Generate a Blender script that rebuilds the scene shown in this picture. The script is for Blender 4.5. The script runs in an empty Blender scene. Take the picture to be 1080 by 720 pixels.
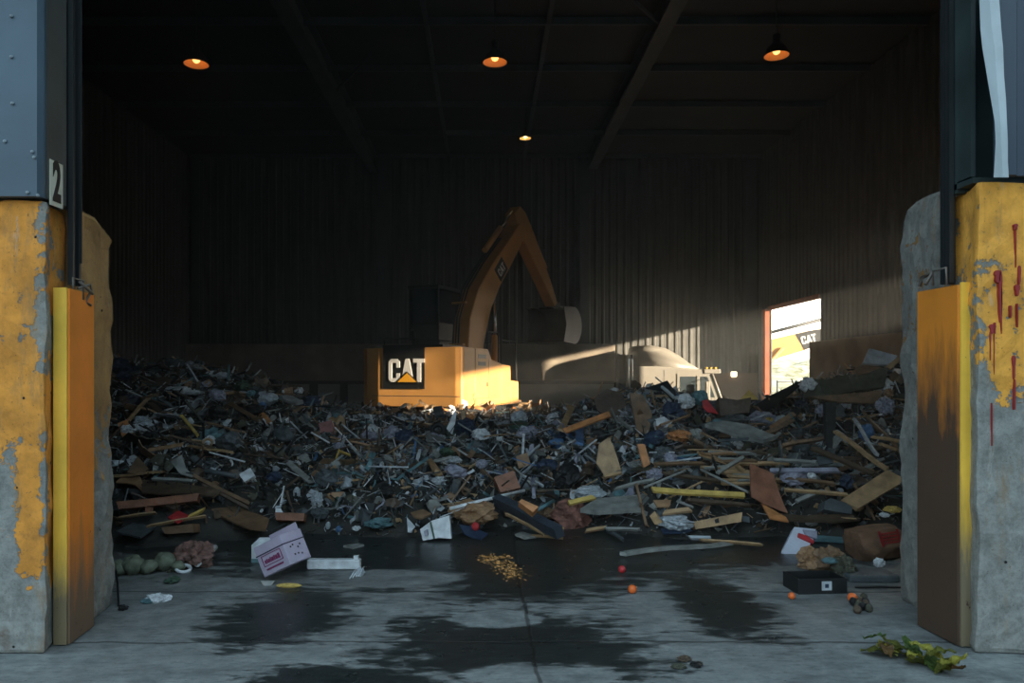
import bpy, bmesh, math, random
import numpy as np
from mathutils import Vector, Matrix, Euler, noise

random.seed(7); rng = np.random.default_rng(7)
SC = bpy.context.scene
COL = SC.collection
F, CX, CY, H = 800.0, 512.0, 398.0, 1.7      # focal length in pixels, level point, eye height

# ------------------------------------------------------------------ materials
def lin(c):
    return tuple(((v/255)/12.92 if v/255 <= .04045 else ((v/255+.055)/1.055)**2.4) for v in c)
MATS = {}
def N(nt, t, loc=(0, 0), **kw):
    n = nt.nodes.new(t); n.location = loc
    for k, v in kw.items(): setattr(n, k, v)
    return n
def newmat(name):
    m = bpy.data.materials.new(name); m.use_nodes = True
    nt = m.node_tree; b = nt.nodes['Principled BSDF']
    return m, nt, b
def M(name, col, rough=.7, var=.3, scale=6, bump=0.0, metal=0.0, bscale=None):
    if name in MATS: return MATS[name]
    m, nt, b = newmat(name)
    c = lin(col)
    tc = N(nt, 'ShaderNodeTexCoord'); nz = N(nt, 'ShaderNodeTexNoise'); nz.inputs['Scale'].default_value = scale
    nz.inputs['Detail'].default_value = 5
    nt.links.new(tc.outputs['Object'], nz.inputs['Vector'])
    r = N(nt, 'ShaderNodeValToRGB')
    r.color_ramp.elements[0].position = .3; r.color_ramp.elements[1].position = .7
    r.color_ramp.elements[0].color = tuple(x*(1-var) for x in c)+(1,)
    r.color_ramp.elements[1].color = tuple(min(1, x*(1+var)) for x in c)+(1,)
    nt.links.new(nz.outputs['Fac'], r.inputs['Fac']); nt.links.new(r.outputs['Color'], b.inputs['Base Color'])
    b.inputs['Roughness'].default_value = rough; b.inputs['Metallic'].default_value = metal
    if bump:
        bp = N(nt, 'ShaderNodeBump'); bp.inputs['Strength'].default_value = bump; bp.inputs['Distance'].default_value = .02
        n2 = N(nt, 'ShaderNodeTexNoise'); n2.inputs['Scale'].default_value = bscale or scale*6; n2.inputs['Detail'].default_value = 6
        nt.links.new(tc.outputs['Object'], n2.inputs['Vector'])
        nt.links.new(n2.outputs['Fac'], bp.inputs['Height']); nt.links.new(bp.outputs['Normal'], b.inputs['Normal'])
    MATS[name] = m
    return m
def emat(name, col, s):
    m, nt, b = newmat(name)
    b.inputs['Base Color'].default_value = (*lin(col), 1)
    b.inputs['Emission Color'].default_value = (*lin(col), 1); b.inputs['Emission Strength'].default_value = s
    return m
def chain_mix(nt, fac, a, b):
    m = N(nt, 'ShaderNodeMix', data_type='RGBA'); m.clamp_factor = True
    if hasattr(fac, 'links'): nt.links.new(fac, m.inputs[0])
    else: m.inputs[0].default_value = fac
    for s, i in ((a, 6), (b, 7)):
        if hasattr(s, 'links'): nt.links.new(s, m.inputs[i])
        else: m.inputs[i].default_value = (*s, 1)
    return m.outputs[2]
def math_(nt, op, a, b=None, c=None, clamp=False):
    n = N(nt, 'ShaderNodeMath', operation=op); n.use_clamp = clamp
    for i, v in enumerate((a, b, c)):
        if v is None: continue
        if hasattr(v, 'links'): nt.links.new(v, n.inputs[i])
        else: n.inputs[i].default_value = v
    return n.outputs[0]
def noise_(nt, vec, scale, detail=5, rough=.6):
    n = N(nt, 'ShaderNodeTexNoise'); n.inputs['Scale'].default_value = scale; n.inputs['Detail'].default_value = detail
    n.inputs['Roughness'].default_value = rough
    if vec is not None: nt.links.new(vec, n.inputs['Vector'])
    return n.outputs['Fac']
def maprange(nt, v, a, b, c=0., d=1.):
    n = N(nt, 'ShaderNodeMapRange'); nt.links.new(v, n.inputs[0])
    for i, x in enumerate((a, b, c, d)): n.inputs[i+1].default_value = x
    return n.outputs[0]
def bumpto(nt, b, h, strength, dist=.02):
    bp = N(nt, 'ShaderNodeBump'); bp.inputs['Strength'].default_value = strength; bp.inputs['Distance'].default_value = dist
    nt.links.new(h, bp.inputs['Height']); nt.links.new(bp.outputs['Normal'], b.inputs['Normal'])
def position(nt, scale=None):
    g = N(nt, 'ShaderNodeNewGeometry').outputs['Position']
    if scale:
        mp = N(nt, 'ShaderNodeMapping'); mp.inputs['Scale'].default_value = scale
        nt.links.new(g, mp.inputs['Vector']); return mp.outputs[0]
    return g

def pillar_paint(name, side, paint=(226, 150, 58), dull=1.0):
    """worn yellow paint over bare concrete, more worn low down"""
    m, nt, b = newmat(name)
    P = position(nt); s = N(nt, 'ShaderNodeSeparateXYZ'); nt.links.new(P, s.inputs[0])
    big = noise_(nt, P, 1.6, 6, .65); fine = noise_(nt, P, 9, 8, .7); mid = noise_(nt, P, 4.5, 6, .7)
    if side == 'L':     # bare low down except a band near the corner
        band = maprange(nt, math_(nt, 'ABSOLUTE', math_(nt, 'ADD', s.outputs['X'], 2.80)), .04, .11, .75, 0)
        zt = maprange(nt, s.outputs['Z'], .8, 1.5, -.95, .50)
        base = math_(nt, 'MAXIMUM', zt, math_(nt, 'SUBTRACT', band, maprange(nt, s.outputs['Z'], .55, .2, .35, 1.5)))
    elif side == 'R':
        base = maprange(nt, s.outputs['Z'], 1.0, 1.85, -.9, .32)
    elif side == 'I':
        base = maprange(nt, s.outputs['Z'], .5, 1.5, -.5, .3)
    else:
        base = maprange(nt, s.outputs['Z'], .5, 1.5, -1.0, -.25)
    if side == 'L':
        chip = math_(nt, 'MULTIPLY', maprange(nt, s.outputs['X'], -2.80, -2.745), maprange(nt, s.outputs['Z'], 1.5, 1.75)); base = math_(nt, 'SUBTRACT', base, math_(nt, 'MULTIPLY', chip, .55))
    if side == 'R':
        chip = math_(nt, 'MULTIPLY', maprange(nt, s.outputs['X'], 3.10, 3.05), maprange(nt, s.outputs['Z'], 2.3, 1.9)); base = math_(nt, 'SUBTRACT', base, math_(nt, 'MULTIPLY', chip, .5))
    v = math_(nt, 'ADD', base, math_(nt, 'MULTIPLY', math_(nt, 'SUBTRACT', big, .5), 1.7))
    v = math_(nt, 'ADD', v, math_(nt, 'MULTIPLY', math_(nt, 'SUBTRACT', fine, .5), 1.8))
    v = math_(nt, 'ADD', v, math_(nt, 'MULTIPLY', math_(nt, 'SUBTRACT', mid, .5), .9))
    mask = maprange(nt, v, -.02, .04)
    # concrete colour
    speck = noise_(nt, P, 38, 5, .75)
    cr = N(nt, 'ShaderNodeValToRGB'); nt.links.new(math_(nt, 'ADD', math_(nt, 'MULTIPLY', fine, .6), math_(nt, 'MULTIPLY', speck, .4)), cr.inputs[0])
    cr.color_ramp.elements[0].position = .32; cr.color_ramp.elements[1].position = .68
    k = dull
    cr.color_ramp.elements[0].color = (*[x*k for x in lin((92, 92, 88))], 1); cr.color_ramp.elements[1].color = (*[x*k for x in lin((160, 160, 154))], 1)
    pr = N(nt, 'ShaderNodeValToRGB'); nt.links.new(mid, pr.inputs[0])
    pr.color_ramp.elements[0].position = .3; pr.color_ramp.elements[1].position = .62
    pr.color_ramp.elements[0].color = (*[x*k*.55 for x in lin(paint)], 1); pr.color_ramp.elements[1].color = (*[x*k for x in lin(paint)], 1)
    col = chain_mix(nt, mask, cr.outputs[0], pr.outputs[0])
    # scuffs, holes and grime
    scr = maprange(nt, noise_(nt, position(nt, (14, 14, 2.2)), 1.0, 6, .75), .62, .70)
    col = chain_mix(nt, math_(nt, 'MULTIPLY', scr, .55), col, tuple(x*k for x in lin((176, 174, 168))))
    vo = N(nt, 'ShaderNodeTexVoronoi'); vo.inputs['Scale'].default_value = 5.5; nt.links.new(P, vo.inputs['Vector'])
    col = chain_mix(nt, maprange(nt, speck, .60, .68, 0, .75), col, tuple(x*k for x in lin((74, 62, 52))))
    col = chain_mix(nt, maprange(nt, noise_(nt, position(nt, (5, 5, 1.1)), 1.0, 7, .8), .54, .66, 0, .6), col, tuple(x*k for x in lin((142, 112, 76))))
    hole = maprange(nt, vo.outputs['Distance'], .06, .045)
    rust = maprange(nt, noise_(nt, P, 3.1, 5, .7), .62, .72)
    col = chain_mix(nt, math_(nt, 'MULTIPLY', rust, .5), col, tuple(x*k for x in lin((96, 66, 48))))
    col = chain_mix(nt, hole, col, (.01, .01, .01))
    nt.links.new(col, b.inputs['Base Color']); b.inputs['Roughness'].default_value = .85
    h = math_(nt, 'ADD', math_(nt, 'ADD', math_(nt, 'MULTIPLY', mask, .3), fine), math_(nt, 'MULTIPLY', hole, -2.))
    bumpto(nt, b, h, .9, .012)
    return m

def guard_paint(name, col, dirt_at):
    m, nt, b = newmat(name)
    P = position(nt); s = N(nt, 'ShaderNodeSeparateXYZ'); nt.links.new(P, s.inputs[0])
    big = noise_(nt, P, 2.3, 6, .65); fine = noise_(nt, P, 14, 6, .7)
    st = noise_(nt, position(nt, (9, 9, 1.3)), 1.0, 5, .7)
    z = s.outputs['Z']
    v = math_(nt, 'ADD', maprange(nt, z, dirt_at[0], dirt_at[1], 1.75, -.7), math_(nt, 'MULTIPLY', math_(nt, 'SUBTRACT', st, .5), 2.4))
    v = math_(nt, 'ADD', v, math_(nt, 'MULTIPLY', math_(nt, 'SUBTRACT', big, .5), 1.2))
    dirt = maprange(nt, v, -.1, 1.0)
    c = lin(col)
    pc = chain_mix(nt, maprange(nt, big, .35, .65), tuple(x*.8 for x in c), c)
    colr = chain_mix(nt, math_(nt, 'MULTIPLY', dirt, .93), pc, lin(dirt_at[2]))
    chips = maprange(nt, math_(nt, 'ADD', fine, maprange(nt, z, 0, 1.0, .10, 0)), .70, .74)
    colr = chain_mix(nt, chips, colr, lin((70, 48, 36)))
    nt.links.new(colr, b.inputs['Base Color']); b.inputs['Roughness'].default_value = .62
    bumpto(nt, b, math_(nt, 'ADD', fine, math_(nt, 'MULTIPLY', chips, -1.)), .3, .006)
    return m

# ------------------------------------------------------------------ mesh helpers
def link(o, parent=None):
    COL.objects.link(o)
    if parent is not None: o.parent = parent
    return o
def obj(name, bm, mat, parent=None, smooth=False):
    me = bpy.data.meshes.new(name); bm.normal_update(); bm.to_mesh(me); bm.free()
    for m_ in (mat if isinstance(mat, (list, tuple)) else [mat]): me.materials.append(m_)
    if smooth:
        for p in me.polygons: p.use_smooth = True
    return link(bpy.data.objects.new(name, me), parent)
def tag(o, label, cat, group=None, kind=None):
    if label: o['label'] = label
    if cat: o['category'] = cat
    if group: o['group'] = group
    if kind: o['kind'] = kind
    return o
def struct(o, label=None, cat=None):
    o['kind'] = 'structure'
    if label: o['label'] = label; o['category'] = cat
    return o
def empty(name, label, cat, loc=(0, 0, 0), rz=0, group=None):
    o = bpy.data.objects.new(name, None); link(o); o.location = loc; o.rotation_euler = (0, 0, rz)
    return tag(o, label, cat, group)
def box(bm, x0, x1, y0, y1, z0, z1, mi=0):
    vs = [bm.verts.new((x, y, z)) for z in (z0, z1) for x, y in ((x0, y0), (x1, y0), (x1, y1), (x0, y1))]
    fs = [(3, 2, 1, 0), (4, 5, 6, 7), (0, 1, 5, 4), (1, 2, 6, 5), (2, 3, 7, 6), (3, 0, 4, 7)]
    for f in fs:
        fc = bm.faces.new([vs[i] for i in f]); fc.material_index = mi
    return vs
def B(*boxes):
    bm = bmesh.new()
    for b in boxes: box(bm, *b)
    return bm
def bevel(bm, w, seg=2):
    bmesh.ops.bevel(bm, geom=bm.edges[:], offset=w, segments=seg, affect='EDGES', profile=.6)
    return bm
def prism(bm, pts, axis, a, b, mi=0):
    """polygon pts (2-D) extruded along axis from a to b"""
    def mk(p, t):
        return {'X': (t, p[0], p[1]), 'Y': (p[0], t, p[1]), 'Z': (p[0], p[1], t)}[axis]
    A = [bm.verts.new(mk(p, a)) for p in pts]; Bv = [bm.verts.new(mk(p, b)) for p in pts]
    n = len(pts)
    fs = [bm.faces.new(A), bm.faces.new(Bv[::-1])]
    for i in range(n): fs.append(bm.faces.new((A[i], Bv[i], Bv[(i+1) % n], A[(i+1) % n])))
    for f in fs: f.material_index = mi
    bmesh.ops.recalc_face_normals(bm, faces=fs)
    return bm
def tube(bm, pts, r, seg=8, cap=True, mi=0):
    pts = [Vector(p) for p in pts]; rings = []
    for i, p in enumerate(pts):
        d = (pts[min(i+1, len(pts)-1)]-pts[max(i-1, 0)]).normalized()
        u = d.cross(Vector((0, 0, 1)) if abs(d.z) < .95 else Vector((1, 0, 0))).normalized(); v = d.cross(u)
        rr = r[i] if isinstance(r, (list, tuple)) else r
        rings.append([bm.verts.new(p+(u*math.cos(a)+v*math.sin(a))*rr) for a in [2*math.pi*k/seg for k in range(seg)]])
    for i in range(len(rings)-1):
        for k in range(seg):
            f = bm.faces.new((rings[i][k], rings[i][(k+1) % seg], rings[i+1][(k+1) % seg], rings[i+1][k])); f.material_index = mi; f.smooth = True
    if cap:
        bm.faces.new(rings[0][::-1]).material_index = mi; bm.faces.new(rings[-1]).material_index = mi
    return bm
def lathe(bm, prof, seg=24, c=(0, 0, 0)):
    rings = []
    for r, z in prof:
        rings.append([bm.verts.new((c[0]+r*math.cos(2*math.pi*k/seg), c[1]+r*math.sin(2*math.pi*k/seg), c[2]+z)) for k in range(seg)])
    for i in range(len(rings)-1):
        for k in range(seg):
            f = bm.faces.new((rings[i][k], rings[i][(k+1) % seg], rings[i+1][(k+1) % seg], rings[i+1][k])); f.smooth = True
    return bm
def text_mesh(txt, size, offset=0.0, ext=.002):
    cu = bpy.data.curves.new('t', 'FONT'); cu.body = txt; cu.size = size; cu.offset = offset; cu.extrude = ext
    cu.align_x = 'CENTER'; cu.align_y = 'CENTER'
    o = bpy.data.objects.new('t', cu); COL.objects.link(o)
    dg = bpy.context.evaluated_depsgraph_get(); me = bpy.data.meshes.new_from_object(o.evaluated_get(dg))
    bpy.data.objects.remove(o); bpy.data.curves.remove(cu)
    return me
def text_obj(name, txt, size, mat, parent, mtx, offset=0.0, ext=.002):
    me = text_mesh(txt, size, offset, ext); me.materials.clear(); me.materials.append(mat)
    o = bpy.data.objects.new(name, me); link(o, parent); o.matrix_local = mtx
    return o
def frame_mtx(origin, xdir, ydir):
    x = Vector(xdir).normalized(); y = Vector(ydir).normalized(); z = x.cross(y).normalized(); y = z.cross(x)
    m = Matrix((x, y, z)).transposed().to_4x4(); m.translation = Vector(origin)
    return m

# ------------------------------------------------------------------ camera
cam = bpy.data.cameras.new('camera'); co = bpy.data.objects.new('camera', cam); COL.objects.link(co)
cam.sensor_width = 36; cam.lens = F/1080*36; cam.shift_x = (540-CX)/1080; cam.shift_y = (CY-360)/1080
cam.clip_end = 600
co.location = (0, 0, H); co.rotation_euler = (math.pi/2, 0, 0); SC.camera = co
def ray(px, py): return Vector(((px-CX)/F, 1.0, -(py-CY)/F))
def at(px, py, Y): return Vector((0, 0, H))+ray(px, py)*Y

# ------------------------------------------------------------------ heap of trash: its height above the floor
TOP = [(-300, 372), (100, 384), (150, 386), (200, 388), (250, 396), (290, 408), (330, 424), (350, 438), (375, 449), (400, 448), (430, 448), (470, 447), (520, 448),
       (560, 446), (590, 441), (615, 433), (640, 418), (670, 412), (700, 410), (725, 420), (750, 434), (775, 438), (800, 432),
       (830, 418), (860, 408), (890, 400), (915, 390), (950, 382), (1000, 376), (1300, 372)]
TX = np.array([t[0] for t in TOP], float); TZ = np.array([t[1] for t in TOP], float)
YC = 13.6
def crest(x):
    px = CX+x*F/YC
    return H-(np.interp(px, TX, TZ)-CY)*YC/F
def toe(x): return 8.15+.35*math.sin(x*.9+1.0)+.25*math.sin(x*2.3)+(.35 if x > 4 else 0)
def heap(x, y, lump=True):
    t0 = toe(x)
    if y <= t0: return 0.0
    c = crest(x)
    if y < YC:
        t = (y-t0)/(YC-t0)
        z = c*(.25*min(1, t*6)*(1-t)+t**.92) if c > 0 else 0
    else:
        back = min(max(c, .93), 1.02)
        z = c+(back*.93-c)*min(1, (y-YC)/4.5)
        z *= max(0., min(1., (20.3-y)/1.1))
    if lump:
        n = noise.noise(Vector((x*.9, y*.9, 3.)))*.16+noise.noise(Vector((x*2.3, y*2.3, 9.)))*.09
        z += n*min(1, (y-t0)/.8)*(.55 if y > YC-.8 else 1)*max(0., min(1., (20.6-y)/1.4))
    return max(z, 0.0)
def hit(px, py, lift=0.0):
    d = ray(px, py); y = 6.0
    while y < 21:
        p = Vector((0, 0, H))+d*y
        if p.z <= heap(p.x, p.y)+lift: return p
        y += .04
    # just above the crest: stand it on the crest line
    p = Vector((0, 0, H))+d*(YC+.3)
    return p
def floor_at(px, py):
    d = ray(px, py); t = H/(-d.z); return Vector((d.x*t, t, 0))

# ================================================================== SETTING
W_BACK, X_R, X_L, ROOF = 33.3, 12.0, -13.0, 11.4
m_floor, nt, b = newmat('worn_concrete_floor')
P = position(nt); s = N(nt, 'ShaderNodeSeparateXYZ'); nt.links.new(P, s.inputs[0]); X, Y = s.outputs['X'], s.outputs['Y']
n1 = noise_(nt, P, .8, 7, .62); n2 = noise_(nt, P, 5, 8, .7); n3 = noise_(nt, P, 30, 4, .6)
stretch = noise_(nt, position(nt, (2.2, 7, 1)), 1.0, 7, .72)
warp = math_(nt, 'MULTIPLY', math_(nt, 'SUBTRACT', noise_(nt, P, 1.3, 5, .6), .5), 1.1)
def ell(cx, cy, rx, ry):
    dx = math_(nt, 'DIVIDE', math_(nt, 'SUBTRACT', X, cx), rx); dy = math_(nt, 'DIVIDE', math_(nt, 'SUBTRACT', Y, cy), ry)
    return math_(nt, 'SUBTRACT', 1.0, math_(nt, 'SQRT', math_(nt, 'ADD', math_(nt, 'MULTIPLY', dx, dx), math_(nt, 'MULTIPLY', dy, dy))))
wet = math_(nt, 'MULTIPLY', math_(nt, 'SUBTRACT', math_(nt, 'ADD', Y, math_(nt, 'MULTIPLY', math_(nt, 'ABSOLUTE', X), -.30)), 5.75), .9)
# puddle reaching forward in the middle, stain before the carton, stain right of centre, puddle at the very front
for e in ((.35, 6.7, 1.3, 1.15), (-1.42, 5.45, .58, .75), (1.74, 5.75, .40, 1.0), (.2, 4.80, 1.05, .80), (-.75, 4.25, .7, .3)):
    wet = math_(nt, 'MAXIMUM', wet, math_(nt, 'MULTIPLY', ell(*e), 1.3))
dry = math_(nt, 'MULTIPLY', math_(nt, 'MAXIMUM', math_(nt, 'MAXIMUM', ell(-.75, 6.45, .6, .33), ell(.08, 5.33, .36, .22)), ell(.32, 4.34, .5, .22)), 2.6)
wet = math_(nt, 'SUBTRACT', wet, math_(nt, 'MAXIMUM', dry, 0.0))
wet = math_(nt, 'ADD', wet, math_(nt, 'MULTIPLY', warp, 1.15))
wet = math_(nt, 'ADD', wet, math_(nt, 'MULTIPLY', math_(nt, 'SUBTRACT', stretch, .5), 2.4))
wet = math_(nt, 'ADD', wet, math_(nt, 'MULTIPLY', math_(nt, 'SUBTRACT', n2, .5), .9))
fs = noise_(nt, position(nt, (9, 26, 1)), 1.0, 8, .78)
wet = math_(nt, 'ADD', wet, math_(nt, 'MULTIPLY', math_(nt, 'SUBTRACT', fs, .5), 1.9))
wet = math_(nt, 'ADD', wet, math_(nt, 'MULTIPLY', math_(nt, 'SUBTRACT', noise_(nt, position(nt, (3, 9, 1)), 1.0, 8, .75), .5), 1.4))
wmask = maprange(nt, wet, -.05, .40)
cr = N(nt, 'ShaderNodeValToRGB'); nt.links.new(n2, cr.inputs[0])
cr.color_ramp.elements[0].position = .3; cr.color_ramp.elements[1].position = .7
cr.color_ramp.elements[0].color = (*lin((86, 90, 89)), 1); cr.color_ramp.elements[1].color = (*lin((146, 149, 146)), 1)
col = chain_mix(nt, maprange(nt, n1, .35, .7, 0, .6), cr.outputs[0], lin((98, 98, 96)))
col = chain_mix(nt, maprange(nt, fs, .50, .62, 0, .55), col, lin((70, 73, 74)))
col = chain_mix(nt, maprange(nt, noise_(nt, position(nt, (1.2, 3.5, 1)), 1.0, 6, .7), .52, .66, 0, .55), col, lin((66, 68, 68)))
col = chain_mix(nt, maprange(nt, n3, .66, .72, 0, .7), col, lin((40, 38, 34)))
wetc = chain_mix(nt, maprange(nt, fs, .40, .60), lin((15, 18, 17)), lin((42, 47, 46)))
col = chain_mix(nt, math_(nt, 'MULTIPLY', wmask, .95), col, wetc)
br = N(nt, 'ShaderNodeTexVoronoi', feature='DISTANCE_TO_EDGE'); br.inputs['Scale'].default_value = .42; nt.links.new(P, br.inputs['Vector'])
crack = maprange(nt, math_(nt, 'ABSOLUTE', math_(nt, 'ADD', math_(nt, 'SUBTRACT', X, .3), math_(nt, 'MULTIPLY', warp, .12))), .008, .016, 1, 0)
crack2 = maprange(nt, math_(nt, 'ABSOLUTE', math_(nt, 'ADD', math_(nt, 'SUBTRACT', Y, 4.88), math_(nt, 'MULTIPLY', warp, .16))), .008, .018, 1, 0)
crack3 = maprange(nt, math_(nt, 'ABSOLUTE', math_(nt, 'ADD', math_(nt, 'SUBTRACT', Y, 6.02), math_(nt, 'MULTIPLY', warp, .1))), .008, .016, 1, 0)
cm = math_(nt, 'MAXIMUM', math_(nt, 'MAXIMUM', crack, crack2), crack3)
col = chain_mix(nt, math_(nt, 'MULTIPLY', cm, .7), col, (.012, .012, .012))
nt.links.new(col, b.inputs['Base Color'])
rr = math_(nt, 'ADD', maprange(nt, wmask, 0, 1, .82, .30), math_(nt, 'MULTIPLY', math_(nt, 'SUBTRACT', n2, .5), .25))
nt.links.new(rr, b.inputs['Roughness'])
hh = math_(nt, 'SUBTRACT', math_(nt, 'ADD', math_(nt, 'MULTIPLY', n2, 1.0), math_(nt, 'MULTIPLY', n3, .25)), cm)
bumpto(nt, b, hh, .55, .012)

PX0, PX1, PY0, PY1, PZ = 3.2, 11.9, 26.9, 33.0, -1.35      # sunken truck lane
bm = bmesh.new()
def quad(x0, x1, y0, y1, z, n=1):
    vs = [bm.verts.new(p) for p in ((x0, y0, z), (x1, y0, z), (x1, y1, z), (x0, y1, z))]; bm.faces.new(vs)
for q in ((-60, 60, -40, PY0), (-60, PX0, PY0, PY1), (40, 60, PY0, PY1), (-60, 60, PY1, 140)): quad(*q, 0)
quad(PX0, 40, PY0, PY1, PZ)
for a, c in (((PX0, PY0), (40, PY0)), ((PX0, PY1), (PX0, PY0)), ((40, PY1), (PX0, PY1)), ((40, PY0), (40, PY1))):
    bm.faces.new([bm.verts.new(p) for p in ((a[0], a[1], PZ), (c[0], c[1], PZ), (c[0], c[1], 0), (a[0], a[1], 0))])
struct(obj('floor', bm, m_floor))

m_sheet, nt, b = newmat('grimy_wall_sheet')
P = position(nt); st = noise_(nt, position(nt, (3, 3, .35)), 1.0, 6, .65); f_ = noise_(nt, P, 3, 6, .6)
cc = chain_mix(nt, maprange(nt, st, .35, .65), lin((70, 71, 68)), lin((106, 106, 100)))
cc = chain_mix(nt, maprange(nt, f_, .5, .75, 0, .6), cc, lin((60, 57, 50)))
nt.links.new(cc, b.inputs['Base Color']); b.inputs['Roughness'].default_value = .6; b.inputs['Metallic'].default_value = .0
def corrugated(axis, fixed, a, c, z0, z1, pitch=.32, depth=.045, thick=.05, flip=1):
    """trapezoid ribs running up the wall; axis = direction along the wall"""
    bm = bmesh.new(); pr = []; t = a
    while t < c:
        for dt, d in ((0, 0), (.55, 0), (.66, 1), (.89, 1)):
            x = t+dt*pitch
            if x <= c: pr.append((x, fixed+flip*depth*d))
        t += pitch
    pr.append((c, fixed))
    back = [(c, fixed-flip*thick), (a, fixed-flip*thick)]
    lo, hi = [], []
    for u, w in pr+back:
        p = (u, w) if axis == 'X' else (w, u)
        lo.append(bm.verts.new((*p, z0))); hi.append(bm.verts.new((*p, z1)))
    n = len(lo)
    for i in range(n): bm.faces.new((lo[i], lo[(i+1) % n], hi[(i+1) % n], hi[i]))
    bm.faces.new(lo); bm.faces.new(hi)
    bmesh.ops.recalc_face_normals(bm, faces=bm.faces)
    return bm
m_conc = M('stained_concrete', (138, 128, 112), .85, .35, 1.2, .5, bscale=9)
m_conc2 = M('grey_retaining_panel', (150, 152, 146), .8, .25, .8, .3, bscale=6)
struct(obj('wall_back', corrugated('X', W_BACK, X_L, X_R+.05, 0, ROOF+.1, flip=-1), m_sheet))
struct(obj('wall_left', corrugated('Y', X_L, 5.3, W_BACK, 0, ROOF+.1, flip=1), m_sheet))
OY0, OY1, OZ = 27.1, 31.9, 4.57            # doorway in the right wall
WY0, WYL, WYM, WY1, WZ0, WZL, WZM = 9.8, 11.3, 12.0, 17.5, 3.5, 4.05, 5.5             # unseen high opening nearer by, added so the low sun reaches the digger
bm = bmesh.new()
for a, c, z0, z1 in ((5.3, WY0, 0, ROOF), (WY0, WY1, 0, WZ0), (WY0, WYL, WZL, ROOF), (WYL, WYM, WZM, ROOF), (WYM, WY1, OZ, ROOF), (WY1, OY0, 0, ROOF), (OY0, OY1, OZ, ROOF), (OY1, W_BACK, PZ, ROOF)):
    t_ = corrugated('Y', X_R, a, c, z0, z1, flip=-1, depth=.045); me = bpy.data.meshes.new('t'); t_.to_mesh(me); t_.free(); bm.from_mesh(me); bpy.data.meshes.remove(me)
struct(obj('wall_right', bm, m_sheet))
struct(obj('ceiling', B((X_L, X_R+.1, 5.3, W_BACK+.1, ROOF, ROOF+.12)), M('dark_roof_sheet', (60, 60, 56), .7, .2, 1)))
m_blue = M('blue_steel_cladding', (62, 82, 96), .45, .22, 1.3, .12, bscale=14)
struct(obj('wall_front', B((X_L, -3.56, 5.12, 5.3, 0, ROOF), (3.97, X_R, 5.12, 5.3, 0, ROOF), (-3.56, -2.97, 5.12, 5.3, 3.1, ROOF), (3.32, 3.97, 5.12, 5.3, 3.1, ROOF), (-2.97, 3.32, 5.12, 5.3, 7.4, ROOF)), m_blue))
# concrete push walls, columns, rafters, purlins
bm = B((X_L+.02, 5.6, W_BACK-.55, W_BACK-.05, 1.5, 3.15)); bevel(bm, .04)
tag(obj('wall_push_back', bm, m_conc), None, None, kind='structure')
bm = B((X_L+.02, 5.6, W_BACK-.3, W_BACK-.06, 0, 1.49))
tag(obj('wall_retaining_panel', bm, m_conc2), None, None, kind='structure')
bm = bmesh.new()
box(bm, X_R-.45, X_R-.06, 20.0, OY0-.02, 0, 2.97); bevel(bm, .04)
tag(obj('wall_push_right', bm, m_conc), None, None, kind='structure')
bm = B((9.2, 11.9, W_BACK-.12, W_BACK-.055, PZ, 1.9))
tag(obj('wall_back_panel', bm, M('brown_back_panel', (104, 88, 72), .7, .2, 1)), None, None, kind='structure')
m_rust = M('rust_primer', (150, 78, 44), .7, .3, 3, .2)
struct(obj('trim_doorway', B((X_R-.25, X_R-.06, OY1-.02, OY1+.34, PZ, OZ), (X_R-.12, X_R+.02, OY0, OY1, OZ-.05, OZ+.12)), m_rust))
m_steel = M('dark_structural_steel', (88, 92, 92), .6, .2, 2)
def ibeam(name, x, y0, y1, z, h=.6, w=.3, mat=None):
    bm = B((x-w/2, x+w/2, y0, y1, z-.03, z), (x-w/2, x+w/2, y0, y1, z-h, z-h+.03), (x-.015, x+.015, y0, y1, z-h+.03, z-.03))
    return tag(obj(name, bm, mat or m_steel), None, None, kind='structure')
for i, x in enumerate((-4.9, 4.7)):
    ibeam('ceiling_beam', x, 5.35, W_BACK-.1, ROOF-.02, .75 if i == 0 else .55, .42)
for x in (-1.6, 1.7): ibeam('ceiling_beam', x, 5.35, W_BACK-.1, ROOF-.05, .16, .12)
for y in np.arange(8, 33, 3.1):
    tag(obj('ceiling_purlin', B((X_L+.1, X_R-.1, y-.04, y+.04, ROOF-.22, ROOF-.02)), m_steel), None, None, kind='structure')
for x in (-12.6, -4.5, 4.3, 11.6):
    tag(obj('wall_column', B((x-.17, x+.17, W_BACK-.32, W_BACK-.29, 3.16, ROOF-.25), (x-.17, x+.17, W_BACK-.08, W_BACK-.06, 3.16, ROOF-.25), (x-.02, x+.02, W_BACK-.29, W_BACK-.06, 3.16, ROOF-.25)), m_steel), None, None, kind='structure')
for (p, q) in (((-4.7, 17, ROOF-.6), (-2.9, 15.6, ROOF-.1)), ((-4.7, 24, ROOF-.6), (-3.4, 22.5, ROOF-.1)), ((4.7, 20, ROOF-.5), (3.2, 18.5, ROOF-.1))):
    tag(obj('ceiling_brace', tube(bmesh.new(), [p, q], .05, 6), m_steel), None, None, kind='structure')
# posts bolted to the retaining panel
for i, px in enumerate((272, 299, 331, 363, 395)):
    x = (px-CX)/F*(W_BACK-.4)
    t = tag(obj('steel_bracket', bevel(B((x-.16, x+.16, W_BACK-.55, W_BACK-.31, 0, 1.49)), .02, 1), M('bracket_steel', (36, 38, 38), .55, .3, 5)),
            'short dark steel post under the ledge of the back push wall', 'bracket', 'short steel posts under the ledge')
tag(obj('ledge', B((X_L+.1, 5.55, W_BACK-.66, W_BACK-.56, 1.42, 1.56)), M('ledge_steel', (48, 42, 36), .6, .2, 3)), 'long dark steel ledge along the foot of the back push wall', 'ledge')
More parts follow.
